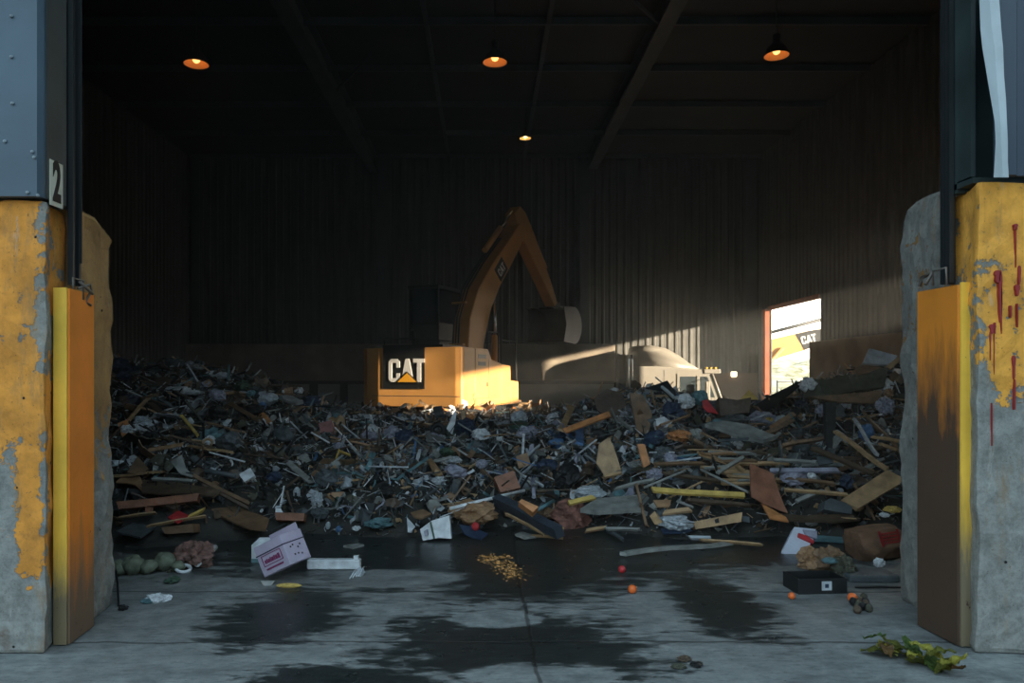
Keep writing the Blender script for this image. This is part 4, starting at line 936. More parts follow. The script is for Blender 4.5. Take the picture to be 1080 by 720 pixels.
S('white_scrap', [(429, 545), (438, 555), (433, 561), (430, 561)], 75, 'pale', 'white triangular scrap left of the pale carton', 'scrap', lift=.12)
S('grey_flap', [(433, 541), (446, 538), (455, 543), (445, 548), (437, 546)], 30, 'brown', 'brown stiff flap above the white triangular scrap', 'flap', bend=.05)
U('brown_sack', 498, 539, 44, 18, 'kraft', 'brown crumpled sack at the heap foot above the red ball', 'sack', lift=.12)
U('red_ball', 501.5, 555, 10, 9, 'red', 'small bright red ball under the brown crumpled sack', 'ball', amp=.06, smooth=True, lift=.15)
S('dark_tray', [(484, 553), (500, 555), (514, 563), (508, 567), (490, 561)], 15, 'navy', 'dark curved tray below the red ball', 'tray', bend=.05, lift=.08)
K('metal_beam', (524, 527), (590, 561), 9, 'steelblue', 'long dark blue grey beam slanting down to a cream block', 'beam', thick=.12, lift=(.3, .18)); K('thin_stick', (535, 543), (574, 562), 2, 'tan', 'thin tan stick under the long dark beam', 'stick', lift=(.2, .12))
S('cream_block', [(585, 554), (595, 556), (592, 567), (584, 565)], 80, 'yellow', 'cream coloured block at the lower end of the dark beam', 'block', thick=.16, lift=.15)
S('foam_block', [(547, 529), (550, 526), (568, 534), (562, 540)], 55, 'orange', 'orange tan foam block lying on the dark beam', 'foam', thick=.12, lift=.42)
S('pale_plate', [(543, 563), (550, 560), (566, 565), (553, 567)], 5, 'grey', 'pale grey broken plate on the wet floor below the dark beam', 'plate', lift=.05); K('thin_stick', (563, 564), (594, 568), 1.6, 'tan', 'thin stick running right from the pale broken plate', 'stick', lift=(.05, .05))
U('brown_rag', 601, 546, 30, 27, 'pink', 'reddish brown rag heap right of the cream block', 'rag', lift=.1, amp=1.1, mat=M('reddish_rag', (124, 84, 72), .9, .6, 4, .9, bscale=9)); U('brown_rag', 577, 541, 17, 10, 'brown', 'brown rag between dark beam and reddish rag', 'rag', lift=.1)
S('plywood_sheet', [(612, 535), (629, 525), (688, 520), (677, 537), (630, 538)], 14, 'grey', 'wide weathered grey plywood lying flat right of the reddish rag', 'plywood', thick=.05, bend=.02, lift=.22)
U('plastic_bag', 622, 519, 28, 10, 'pale', 'pale grey green bag lying on the edge of the grey plywood', 'bag', lift=.2); K('wooden_lath', (600, 530), (626, 525), 5, 'yellow', 'yellow tan slat in front of the pale grey green bag', 'slat', lift=(.3, .3))
K('thin_pipe', (566, 538), (584, 528), 4, 'teal', 'grey blue pipe between the foam block and reddish rag', 'pipe', rnd=True, lift=(.2, .2))
K('steel_strip', (556, 481), (569, 470), 2, 'pale', 'bright steel strip slanting above the brown cardboard square', 'strip'); K('steel_strip', (548, 500), (573, 513), 2, 'pale', 'bright steel strip right of the tipped crate', 'strip'); K('steel_strip', (550, 500), (566, 486), 2, 'pale', 'bright steel strip crossing above the tipped crate', 'strip')
K('blue_pipe', (562, 505), (563, 524), 4, 'lilac', 'lilac grey pipe upright right of the tipped crate', 'pipe', rnd=True, lift=(.2, .2))
# right of centre
S('plywood_sheet', [(626, 420), (640, 410), (656, 414), (669, 455), (652, 450), (630, 432)], 62, 'umber', 'big dark brown plywood sheet standing on the crest right of the digger', 'plywood', thick=.04, bend=.03, lift=.22)
S('plywood_sheet', [(664, 414), (679, 416), (688, 436), (684, 457), (672, 457)], 72, 'brown', 'brown plywood sheet upright beside the big dark one', 'plywood', thick=.04, bend=.04, lift=.3)
K('wooden_board', (595, 455), (643, 436), 6.5, 'orange', 'long orange brown board sloping up to the dark plywood', 'board', lift=(.3, .4)); K('wooden_board', (592, 453), (603, 429), 6.5, 'tan', 'tan board standing up at the left end of the orange brown board', 'board', lift=(.3, .3), tilt=70)
K('blue_fibreboard', (611, 451), (611, 468), 8, 'blue', 'bright blue plastic panel under the orange brown board', 'panel', lift=(.25, .2), tilt=75)
S('tan_board', [(632, 468), (642, 461), (647, 470), (656, 498), (637, 500), (629, 488)], 74, 'tan', 'large tan board with a pointed top right of centre', 'board', thick=.04, lift=.3); K('pale_batten', (637, 502), (655, 499), 3, 'tan', 'narrow batten along the foot of the large tan board', 'batten', lift=(.3, .3))
S('orange_fibreboard', [(672, 468), (680, 468), (686, 489), (679, 493)], 72, 'orange', 'narrow orange brown panel under the upright brown plywood', 'panel', thick=.04, lift=.25)
S('brown_fibreboard', [(618, 460), (630, 462), (628, 474), (620, 472)], 60, 'kraft', 'brown cardboard panel left of the large tan board', 'cardboard', thick=.03)
K('steel_strip', (653, 441), (666, 453), 3, 'grey', 'grey strip across the foot of the big dark plywood', 'strip', lift=(.35, .35))
U('grey_sack', 547, 440, 15, 10, 'pale', 'pale sack on the crest right of the digger', 'sack', lift=.2); U('grey_sack', 575, 433, 11, 9, 'brown', 'brown sack on the crest left of the tan standing board', 'sack', lift=.15)
U('white_cup', 617, 430, 5, 5, 'white', 'white cup on the crest by the dark plywood', 'cup', amp=.1, lift=.3); U('grey_bag', 700, 480, 16, 14, 'slate', 'slate bag under the white box right of centre', 'bag'); U('pale_bag', 690, 500, 15, 10, 'lilac', 'lilac grey bag above the yellow plank end', 'bag')
S('black_screen', [(681, 409), (704, 401), (713, 414), (711, 424), (700, 412)], 55, 'black', 'black flat screen panel on the crest before the truck', 'screen', lift=.3); K('white_strip', (698, 407), (711, 420), 2.5, 'pale', 'pale strip lying on the black screen panel', 'strip', lift=(.42, .38))
U('white_cloth', 722, 423, 19, 12, 'white', 'white and grey cloth bundle before the truck window', 'cloth', lift=.2); U('blue_bag', 738, 419, 14, 12, 'teal', 'grey blue bag on the crest beside the red cloth', 'bag', lift=.25)
S('red_cloth', [(741, 422), (746, 421), (753, 430), (758, 436), (747, 434), (742, 429)], 60, 'red', 'bright red cloth on the crest below the truck windscreen', 'cloth', bend=.06, lift=.35)
U('tarpaulin', 709, 433, 17, 14, 'navy', 'navy tarpaulin under the white cloth bundle', 'tarpaulin', lift=.15); S('white_box', [(691, 442), (700, 439), (709, 445), (704, 450), (694, 452)], 60, 'white', 'crumpled white box below the navy tarpaulin', 'box', thick=.15, lift=.2)
S('dark_cushion', [(758, 419), (777, 422), (792, 419), (790, 435), (760, 438)], 70, 'umber', 'dark brown sagging cushion on the crest right of the red cloth', 'cushion', thick=.18, bend=.06, lift=.35)
S('yellow_triangle', [(781, 421), (790, 411), (800, 421)], 75, 'yellow', 'pale yellow triangular panel behind the dark cushion', 'panel', thick=.03, lift=.5)
S('black_fibreboard', [(783, 436), (812, 417), (845, 401), (848, 403), (822, 424), (795, 440)], 50, 'black', 'long black panel rising up right to the doorway', 'panel', thick=.05, lift=.35)
U('tarpaulin', 800, 443, 28, 15, 'lilac', 'lilac grey tarpaulin swelling below the black panel', 'tarpaulin', lift=.15); U('tarpaulin', 773, 442, 26, 10, 'slate', 'slate blue tarpaulin trailing left of the lilac one', 'tarpaulin', lift=.12)
S('curved_board', [(744, 445), (764, 443), (793, 450), (820, 458), (806, 463), (778, 460)], 25, 'grey', 'long curved grey brown board under the tarpaulins', 'board', thick=.05, bend=.05, lift=.3)
U('yellow_glove', 811, 443, 8, 5, 'yellow', 'small yellow glove right of the lilac tarpaulin', 'glove', lift=.2); U('rusty_wreckage', 716, 459, 20, 9, 'orange', 'orange rusty wreckage right of the crumpled white box', 'wreckage', lift=.15); U('grey_sack', 734, 458, 12, 10, 'grey', 'grey sack right of the orange rusty wreckage', 'sack', lift=.15)
K('wooden_plank', (688, 516), (785, 523), 6, 'yellow', 'long yellow plank lying level across the right slope', 'plank', lift=(.28, .28)); K('thin_pole', (739, 495), (789, 519), 2.6, 'grey', 'thin grey pole slanting down to the yellow plank end', 'pole', rnd=True, lift=(.3, .35)); K('thin_pole', (679, 514), (723, 496), 2.6, 'grey', 'thin grey pole slanting up above the yellow plank', 'pole', rnd=True, lift=(.25, .3))
S('cardboard_sheet', [(790, 489), (812, 497), (816, 499), (823, 519), (831, 541), (804, 530), (792, 524)], 66, 'rustred', 'tall bent reddish brown cardboard sheet standing on the right slope', 'cardboard', thick=.025, bend=.05, lift=.38)
S('cardboard_sheet', [(803, 530), (829, 545), (832, 550), (812, 546)], 35, 'orange', 'orange cardboard flap folded out below the tall reddish sheet', 'cardboard', thick=.02, lift=.22)
tb = S('tan_box', [(731, 550), (783, 540), (782, 550), (734, 558)], 76, 'tan', 'long tan cardboard box with a dark mark at the right foot', 'box', thick=.2, lift=.16)
m_ = S('dark_mark', [(754, 548), (758, 546), (759, 551), (755, 552)], 76, 'black', None, None, thick=.2, lift=.16, parent=tb); m_.matrix_parent_inverse = Matrix.Identity(4); m_.location = Vector((0, -.008, .0))+on_plane(756, 549, tb.location, norm_from(76))-tb.location
U('bag_of_trash', 713, 551, 28, 12, 'pale', 'pale blue heap of cans in a tray left of the long tan box', 'bag', lift=.08); S('flat_tray', [(697, 557), (729, 555), (730, 560), (700, 562)], 20, 'navy', 'dark tray under the pale blue cans', 'tray', lift=.05)
S('tan_board', [(689, 527), (708, 527), (706, 534), (693, 534)], 40, 'kraft', 'small brown board below the yellow plank left end', 'board', lift=.2); K('wooden_board', (700, 540), (728, 538), 5, 'tan', 'short tan board above the pale blue cans', 'board', lift=(.22, .22)); K('grey_pipe', (714, 528), (731, 535), 3, 'grey', 'short grey pipe above the short tan board', 'pipe', rnd=True, lift=(.25, .25))
K('white_strip', (727, 566), (750, 568), 3.2, 'pale', 'pale strip on the wet floor below the long tan box', 'strip', lift=(.06, .06)); K('thin_stick', (740, 570), (803, 574), 1.8, 'tan', 'thin tan stick on the floor right of the pale strip', 'stick', lift=(.05, .05))
K('floor_plank', (657, 588), (773, 576), 5, 'grey', 'long grey plank lying alone on the wet floor before the heap', 'plank', lift=(.04, .04), ground=True, tilt=5)
K('wooden_lath', (618, 559), (638, 557), 3.5, 'tan', 'tan slat end at the heap foot under the grey plywood', 'slat', lift=(.06, .06)); K('steel_strip', (639, 557), (674, 559), 2.5, 'grey', 'grey strip running right from the tan slat end', 'strip', lift=(.1, .1)); K('steel_strip', (641, 559), (658, 570), 2.5, 'slate', 'slate strip lying askew on the floor below the grey strip', 'strip', lift=(.05, .03))
for i in range(16):      # layered laths on the right slope
    x0 = 738+random.random()*42; y0 = 474+i*2.4+random.random()*2; L = 26+random.random()*34
    K('wooden_lath', (x0, y0), (x0+L, y0+random.uniform(-2, 3)), random.uniform(2, 3.6), random.choice(['tan', 'brown', 'grey', 'umber', 'kraft', 'tan']), 'weathered lath in the layered stack on the right slope', 'lath', lift=(.12, .14), tilt=40, group='layered laths on the right slope')
K('wooden_lath', (757, 499), (784, 482), 4, 'grey', 'grey lath crossing over the layered stack', 'lath', lift=(.3, .3)); K('wooden_lath', (776, 489), (783, 496), 4, 'tan', 'short tan lath under the crossing grey lath', 'lath', lift=(.24, .24))
# right slope
fb = S('foam_board', [(917, 367), (947, 375), (938, 385), (910, 383)], 62, 'pale', 'pale foam board on the top right of the heap', 'foam board', thick=.06, lift=.35)
K('tan_batten', (936, 388), (950, 378), 5, 'tan', 'tan batten under the right edge of the foam board', 'batten', lift=(.3, .35)); S('brown_board', [(902, 388), (912, 384), (932, 388), (920, 393), (903, 395)], 40, 'brown', 'brown board under the pale foam board', 'board', lift=.25)
S('green_tarpaulin', [(848, 417), (859, 401), (895, 398), (935, 392), (932, 408), (880, 413)], 38, 'olive', 'dark olive tarpaulin draped over the right crest', 'tarpaulin', thick=.03, bend=.16, lift=.3)
S('long_board', [(853, 418), (906, 414), (931, 411), (926, 425), (885, 424)], 66, 'brown', 'long grey brown board under the olive tarpaulin', 'board', thick=.05, lift=.35)
U('white_bag', 934, 428, 17, 15, 'lilac', 'pale lilac bag at the right end of the long grey brown board', 'bag', lift=.2); U('white_bag', 866, 433, 10, 10, 'lilac', 'small pale bag below the left end of the long board', 'bag', lift=.25)
U('white_bag', 852, 405, 14, 12, 'white', 'white bag against the doorway light on the right crest', 'bag', lift=.45)
S('dark_post', [(871, 424), (882, 424), (881, 475), (872, 473)], 76, 'charcoal', 'dark post standing down the right slope', 'post', thick=.09, lift=.35)
U('orange_bag', 937, 415, 9, 8, 'kraft', 'brown orange lump above the pale lilac bag', 'bag', lift=.3)
K('wooden_pole', (881, 455), (936, 495), 4.5, 'tan', 'long tan pole sloping down to the yellow board', 'pole', lift=(.4, .35)); S('yellow_board', [(887, 527), (936, 495), (953, 504), (949, 510), (905, 536)], 50, 'tan', 'big yellow tan board against the right block', 'board', thick=.05, lift=.35)
K('dark_plank', (857, 473), (921, 499), 5.5, 'umber', 'dark plank sloping down beneath the long tan pole', 'plank', lift=(.3, .3)); K('thin_stick', (910, 434), (949, 475), 2.2, 'brown', 'thin brown stick on the far right slope', 'stick', lift=(.3, .3)); K('thin_stick', (920, 460), (950, 466), 2.5, 'tan', 'thin tan stick nearly level on the far right slope', 'stick', lift=(.3, .3)); K('thin_stick', (928, 467), (946, 475), 2.5, 'tan', 'short tan stick just under the level one', 'stick', lift=(.25, .25))
K('grey_gutter', (812, 497), (884, 495), 5, 'lilac', 'long blue grey gutter lying level right of the reddish cardboard', 'gutter', lift=(.25, .25)); U('white_scrap', 856, 502, 9, 6, 'white', 'white scrap hanging from the blue grey gutter', 'scrap', lift=.25)
U('blue_bag', 914, 456, 14, 15, 'blue', 'blue and white bag amid sticks on the right slope', 'bag', lift=.25); K('white_batten', (901, 442), (925, 480), 3, 'pale', 'pale batten slanting beside the blue and white bag', 'batten', lift=(.4, .3)); S('grey_fibreboard', [(861, 481), (878, 480), (879, 488), (864, 490)], 45, 'slate', 'slate panel under the dark plank', 'panel', lift=.2)
K('wooden_board', (827, 517), (894, 521), 3, 'tan', 'narrow tan board level with the blue grey box', 'board', lift=(.22, .22)); U('dark_bag', 893, 508, 14, 12, 'navy', 'dark blue bag left of the big yellow tan board', 'bag', lift=.15)
S('blue_box', [(870, 528), (876, 525), (899, 532), (898, 542), (869, 537)], 68, 'slate', 'grey blue box in front of the big yellow tan board', 'box', thick=.18, lift=.22)
S('curved_fibreboard', [(804, 531), (822, 541), (850, 544), (898, 541), (908, 545), (880, 549), (832, 548)], 20, 'umber', 'long dark curved panel below the tall reddish cardboard', 'panel', thick=.03, bend=.05, lift=.16)
U('yellow_toy', 941, 537, 14, 6, 'yellow', 'yellow plastic scrap near the right block', 'scrap', lift=.12); U('white_scrap', 933, 543, 8, 4, 'white', 'white scrap left of the yellow plastic scrap', 'scrap', lift=.1)
# more wood in the right slope
for i, (a, b_, w_, c_) in enumerate((((825, 470), (868, 462), 4, 'brown'), ((800, 462), (836, 443), 5, 'brown'), ((812, 452), (838, 436), 5, 'kraft'), ((905, 480), (938, 470), 4, 'umber'), ((900, 440), (930, 455), 4, 'umber'), ((815, 485), (860, 488), 3, 'grey'), ((830, 505), (880, 510), 3, 'brown'), ((840, 528), (868, 518), 4, 'grey'), ((700, 500), (760, 507), 3.5, 'umber'), ((690, 490), (742, 488), 3, 'brown'), ((725, 528), (790, 532), 4, 'umber'), ((650, 515), (690, 506), 3, 'grey'))):
    K('wooden_board', a, b_, w_, c_, ['brown board low under the slate panel edge', 'brown board leaning up toward the black panel', 'cardboard brown board just above its leaning neighbour', 'dark board left of the short tan sticks', 'dark board above the blue and white bag', 'grey board just above the blue grey gutter', 'brown board just below the blue grey gutter', 'grey board right of the tall reddish cardboard foot', 'dark board above the long yellow plank', 'brown board highest above the long yellow plank', 'dark board below the long yellow plank', 'grey board behind the wide grey plywood'][i], 'board', lift=(.2, .2))

# ---- things lying alone on the floor
def hexa(name, pts, mat, parent=None):
    bm = bmesh.new(); vs = [bm.verts.new(p) for p in pts]
    for f in ((3, 2, 1, 0), (4, 5, 6, 7), (0, 1, 5, 4), (1, 2, 6, 5), (2, 3, 7, 6), (3, 0, 4, 7)): bm.faces.new([vs[i] for i in f])
    bmesh.ops.recalc_face_normals(bm, faces=bm.faces); return obj(name, bm, mat, parent)
m_ctn = M('carton_lilac_white', (172, 163, 182), .75, .12, 6, .2); m_mag = M('magenta_print', (120, 40, 84), .7, .1, 9); m_dsh = M('carton_dark_band', (50, 44, 62), .8, .2, 9)
# tipped fruit carton: box 0.30 x 0.24 x 0.22 m standing on an edge
cn = empty('fruit_carton', 'lilac white fruit carton with magenta print tipped on its edge', 'carton', (-1.70, 6.35, .235))
rot = Euler((math.radians(-14), math.radians(22), math.radians(-38)), 'XYZ').to_matrix().to_4x4()
cn.rotation_euler = (Matrix.Rotation(math.radians(-10), 3, 'X') @ Matrix.Rotation(math.radians(-24), 3, 'Y') @ Matrix.Rotation(math.radians(-30), 3, 'Z')).to_euler()
wx, wy, wz = .165, .125, .13
bm = B((-wx, wx, -wy, wy, -wz, wz)); bevel(bm, .006, 1); obj('carton_body', bm, m_ctn, cn)
obj('lid_band', B((-wx-.003, wx+.003, -wy-.003, wy+.003, .045, .055)), m_dsh, cn)
fr = bmesh.new()
for q in ((-.115, .115, -wy-.004, -wy+.001, .030, .036), (-.115, .115, -wy-.004, -wy+.001, -.055, -.049), (-.115, -.109, -wy-.004, -wy+.001, -.055, .036), (.109, .115, -wy-.004, -wy+.001, -.055, .036), (-.1, .1, -wy-.004, -wy+.001, -.09, -.075)): box(fr, *q)
obj('print_frame', fr, m_mag, cn)
lt_ = bmesh.new(); x = -.092
for w_, h_ in ((.018, .03), (.012, .036), (.02, .03), (.010, .04), (.022, .034), (.016, .04), (.02, .036), (.024, .042)):
    box(lt_, x, x+w_, -wy-.004, -wy+.001, -.035, -.035+h_); x += w_+.0055
obj('print_mark', lt_, m_mag, cn)
hl = bmesh.new()
for (y, z) in ((-.06, .01), (-.03, .02), (.02, -.01), (.05, .01), (.0, -.06), (.04, -.07), (-.04, -.06)): box(hl, wx-.001, wx+.003, y-.007, y+.007, z-.007, z+.007)
obj('air_hole', hl, m_blk, cn)
obj('open_flap', B((-wx, wx, -.006, 0, wz, wz+.07)), m_ctn, cn).location = (0, .10, -.01)
U('banana', 305, 617, 26, 5, 'yellow', 'yellow green fruit crushed under the tipped carton', 'fruit', ground=True, amp=.12, smooth=True, rot=0, depth=.3)
S('torn_card', [(275, 612), (290, 612), (283, 621), (279, 619)], 35, 'grey', 'torn grey carton lid under the left edge of the tipped carton', 'lid', ground=True)
c = floor_at(275, 593); wb = tag(hexa('white_box', [(c.x-.085, c.y, 0), (c.x+.16, c.y, 0), (c.x+.16, c.y+.14, 0), (c.x-.085, c.y+.14, 0), (c.x-.085, c.y, .16), (c.x+.11, c.y, .17), (c.x+.13, c.y+.14, .2), (c.x-.05, c.y+.14, .2)], D('white')), 'small white box with a green base behind the tipped carton', 'box')
wb2 = obj('green_base', B((c.x-.087, c.x+.162, c.y-.003, c.y+.02, 0.001, .035)), D('teal'), wb)
obj('printed_mark', B((c.x-.04, c.x+.03, c.y-.004, c.y+.001, .08, .12)), m_mag, wb)
# white light batten
a = floor_at(324, 600); b_ = floor_at(380, 600)
lb = tag(obj('white_batten', bevel(B((a.x, b_.x, a.y-.02, a.y+.06, .0, .085)), .008, 1), D('white')), 'flat white plastic batten lying right of the tipped carton', 'batten')
obj('end_clip', B((b_.x-.06, b_.x-.02, a.y, a.y+.04, .085, .115)), D('white'), lb)
for i in range(4): tag(obj('plastic_fork', tube(bmesh.new(), [floor_at(369+i*3.2, 611-i)+Vector((0, 0, .01)), floor_at(375+i*3, 604-i)+Vector((0, 0, .03))], .006, 5), D('white')), 'white plastic prong scattered by the end of the white batten', 'prong', 'white prongs by the batten')
U('white_scrap', 380, 603, 8, 8, 'pale', 'pale crumpled scrap at the right end of the white batten', 'scrap', ground=True)
# cabbages and rags by the left block
for i, (x, y, r_) in enumerate(((126, 597, 9), (157, 596, 9), (173, 590, 11.5), (188, 596, 6.5), (140, 594, 11))):
    c = floor_at(x, y+r_); k = c.y/F*r_; bm = bmesh.new(); bmesh.ops.create_uvsphere(bm, u_segments=20, v_segments=14, radius=k)
    for v in bm.verts: v.co *= 1+.32*noise.noise(v.co*13+Vector((i, 0, 0)))+.14*noise.noise(v.co*34+Vector((i, 3, 0))); v.co.z *= .88
    o = obj('cabbage', bm, M('wilted_cabbage', (104, 110, 92), .7, .35, 14, .4), smooth=True); o.location = (c.x, c.y, k*.88)
    tag(o, ['dull cabbage nearest the left block', 'dull round cabbage third from the left block', 'largest pale cabbage in the middle of the row', 'cabbage leaning on the reddish rag', 'dull cabbage second from the left block'][i], 'cabbage')
    ww = bmesh.new()
U('reddish_rag', 205, 585, 30, 25, 'umber', 'mottled reddish rag heap beside the row of cabbages', 'rag', ground=True, amp=1.1, mat=M('mottled_rag', (118, 88, 80), .9, .6, 4, .9, bscale=10))
K('white_tube', (208, 601), (227, 588), 6, 'white', 'white tube leaning on the reddish rag', 'tube', rnd=True, ground=True, lift=(.05, .10))
o = ring('white_ring', 193.5, 603, 7, 1.8, 'white', 'white oval ring in front of the reddish rag', 'ring', tilt=15, ground=True); o.location.z = .03
for i, (x, y) in enumerate(((160, 604), (168, 602), (178, 604))): K('leaf_stalk', (x, y), (x+14, y-5), 2.2, 'olive', 'pale green stalk before the cabbages', 'stalk', ground=True, lift=(.015, .04), group='stalks before the cabbages')
U('dark_leaf', 182, 611, 14, 6, 'green', 'dark wilted leaf in front of the white oval ring', 'leaf', ground=True)
U('white_rag', 167, 630, 20, 7, 'white', 'white crumpled rag alone on the floor near the left guard', 'rag', ground=True, rot=0); U('grey_rag', 157, 633, 13, 4, 'teal', 'thin grey tail of rag left of the white one', 'rag', ground=True, rot=0)
wr = tube(bmesh.new(), [floor_at(121, 610)+Vector((0, 0, .12)), floor_at(124, 628)+Vector((0, 0, .1)), floor_at(125, 640)+Vector((0, 0, .01)), floor_at(131, 641)+Vector((0, 0, .02))], .008, 6)
tag(obj('black_cable', wr, m_blk), 'black cable end curling from the left yellowed block', 'cable'); U('black_plug', 130, 641, 9, 4, 'black', 'black plug lump at the end of the cable', 'plug', ground=True)
# right foreground group
m_rice = M('rice_sack_white', (198, 202, 216), .6, .12, 7, .3)
rs = S('rice_sack', [(824, 594), (838, 566), (861, 568), (858, 580), (843, 600)], 55, 'white', 'white sack with red and purple bands on the floor at right', 'sack', thick=.10, ground=True, mat=m_rice, bend=.03)
rs.location.z += .10; rs.location.y += .0
def on_sack(name, pts, col):
    o = S(name, pts, 55, col, None, None, thick=.11, ground=True, parent=rs); c0 = floor_at(sum(p[0] for p in [(824, 594), (838, 566), (861, 568), (858, 580), (843, 600)])/5, sum(p[1] for p in [(824, 594), (838, 566), (861, 568), (858, 580), (843, 600)])/5)+Vector((0, 0, .03))
    pc = on_plane(sum(p[0] for p in pts)/len(pts), sum(p[1] for p in pts)/len(pts), c0, norm_from(55))
    o.matrix_parent_inverse = Matrix.Identity(4); o.location = pc-c0+norm_from(55)*.012
on_sack('purple_band', [(847, 566.5), (861, 568), (861, 576), (850, 572)], 'lilac'); on_sack('red_band', [(842, 570), (850, 572.5), (858, 578), (857, 581), (841, 574)], 'red'); on_sack('red_hem', [(825, 594), (843, 599), (843, 601), (825, 596)], 'red')
K('grey_pallet_board', (838, 571), (900, 573), 9, 'teal', 'grey green board behind the white sack', 'board', ground=True, lift=(.03, .03), tilt=10)
U('kraft_bag', 856, 589, 26, 20, 'kraft', 'crumpled kraft paper bag between white sack and black crate', 'bag', ground=True); U('kraft_bag', 874, 590, 30, 22, 'brown', 'second crumpled brown paper bag, right of the white sack', 'bag', ground=True)
o = U('wilted_greens', 890, 598, 22, 20, 'olive', 'dark wilted greens spilling over the black crate', 'greens', ground=True)
# big kraft sack with red print
c = floor_at(927, 592); m_kr = M('kraft_sack', (106, 78, 58), .8, .35, 4, .9, bscale=5)
bm = crumpled_mesh(55, 4, .42, 1.0)
for v in bm.verts:
    v.co.x = max(-.42, min(.42, v.co.x*1.25)); v.co.z = max(-.40, min(.42, v.co.z*1.15))
ks = tag(obj('kraft_sack', bm, m_kr, smooth=True), 'large brown paper sack with red print against the right block', 'sack'); ks.scale = (.52, .36, .33); ks.location = (c.x+.04, c.y+.16, .14); ks.rotation_euler = (0, math.radians(-6), math.radians(8))
pf = bmesh.new()
for i in range(4): box(pf, -.10, .27, -.505, -.46, .06+i*.085, .105+i*.085)
for x in (-.10, .245): box(pf, x, x+.03, -.505, -.46, .0, .42)
bmesh.ops.rotate(pf, verts=pf.verts, cent=(0, -.4, .2), matrix=Matrix.Rotation(-.28, 3, 'X'))
obj('red_print', pf, m_red, ks)
# black crate with a white label, tray, onions
c = floor_at(866, 626); bc = empty('black_crate', 'low black crate with a white label before the kraft bags', 'crate', (c.x, c.y+.12, 0), .08)
obj('crate_body', bevel(B((-.19, .19, -.12, .12, 0.0, .012), (-.2, -.185, -.12, .12, 0, .12), (.185, .2, -.12, .12, 0, .12), (-.2, .2, -.13, -.115, 0, .12), (-.2, .2, .115, .13, 0, .12)), .003, 1), m_blk, bc)
obj('white_label', B((-.01, .07, -.134, -.129, .03, .10)), D('pale'), bc); obj('label_print', B((.015, .045, -.137, -.133, .05, .08)), D('navy'), bc)
U('teal_bottle', 875, 604, 17, 6, 'teal', 'crushed pale teal bottle lying in the black crate', 'bottle', ground=True, rot=0, amp=.2).location.z = .13
c = floor_at(923, 614); tr_ = tag(obj('grey_tray', bevel(B((c.x-.22, c.x+.2, c.y-.02, c.y+.2, 0, .06)), .01, 1), D('slate')), 'blue grey tray lying against the right block', 'tray'); U('white_scrap', 927, 600, 10, 8, 'white', 'white triangular scrap standing on the blue grey tray', 'scrap', ground=True).location.z = .09
for i in range(9):
    a_ = i*.7; x = 909+10*math.cos(a_)*(.4+.6*(i % 2)); y = 636+7*math.sin(a_)*(.4+.6*(i % 2))
    U('rotten_onion', x, y, 9, 9, ['umber', 'olive', 'black'][i % 3], 'rotten brown onion in the small pile by the right guard', 'onion', ground=True, amp=.2, smooth=True, group='rotten onions by the right guard')
m_or = M('orange_peel', (222, 104, 44), .5, .1, 20)
for (x, y, r_, l, m__) in ((667, 621, 4.6, 'bright orange fruit alone on the floor right of the puddle', m_or), (656, 600, 4, 'red fruit above the bright orange one', D('red')), (835, 628, 3.6, 'small orange fruit left of the black crate', m_or), (899, 630, 5, 'orange fruit resting beside the rotten onions', m_or)):
    c = floor_at(x, y+r_); k = c.y/F*r_; bm = bmesh.new(); bmesh.ops.create_uvsphere(bm, u_segments=16, v_segments=10, radius=k); o = obj('orange', bm, m__, smooth=True); o.location = (c.x, c.y, k); tag(o, l, 'fruit')
    obj('stem_end', B((-.002, .002, -.002, .002, k*.97, k*1.04)), D('green'), o)
K('flat_cable', (902, 620), (955, 622), 3, 'black', 'flat black cable on the floor under the blue grey tray', 'cable', ground=True, lift=(.01, .01), tilt=3, thick=.012)
# leafy scraps bottom right
for i, (x, y, w_, c_) in enumerate(((927, 692, 22, 'olive'), (941, 687, 20, 'green'), (955, 693, 24, 'yellow'), (970, 699, 26, 'olive'), (985, 704, 24, 'green'), (999, 710, 22, 'olive'), (935, 695, 18, 'brown'), (965, 703, 16, 'yellow'), (1010, 715, 18, 'brown'), (932, 689, 18, 'yellow'), (948, 690, 22, 'olive'), (962, 696, 20, 'green'), (977, 702, 22, 'yellow'), (992, 707, 20, 'olive'), (922, 688, 16, 'green'), (1004, 713, 20, 'yellow'))):
    c = floor_at(x, y); k = c.y/F*w_*.8; bm = bmesh.new(); n = 8; rows = []
    for a_ in range(n+1):
        t = a_/n; wd = k*.42*math.sin(math.pi*min(1, t*.9+.05))+.003
        zc = .018+.028*math.sin(t*3+i); rows.append([bm.verts.new((k*(2*t-1), -wd, zc+.012*math.sin(a_*2+i))), bm.verts.new((k*(2*t-1), 0, zc-.006)), bm.verts.new((k*(2*t-1), wd, zc+.012*math.cos(a_*2.3)))])
    for a_ in range(n):
        for q in range(2): bm.faces.new((rows[a_][q], rows[a_+1][q], rows[a_+1][q+1], rows[a_][q+1]))
    r2 = bmesh.ops.solidify(bm, geom=bm.faces[:], thickness=.004); [setattr(v.co, 'z', v.co.z+.006*i) for v in bm.verts]
    o = obj('wilted_leaf', bm, M('leaf_'+c_, {'olive': (112, 112, 44), 'green': (82, 104, 44), 'yellow': (166, 158, 66), 'brown': (112, 82, 44)}[c_], .6, .35, 20, .4)); o.location = (c.x, c.y, .0); o.rotation_euler = (0, 0, [-.5, .3, -.6, -.3, .5, -.7, .1, -.9, -.2][i % 9]+i*.2)
    tag(o, 'limp yellow green leaf in the strewn pile before the right guard', 'leaf', 'leaves strewn before the right guard')
    if 0: pass
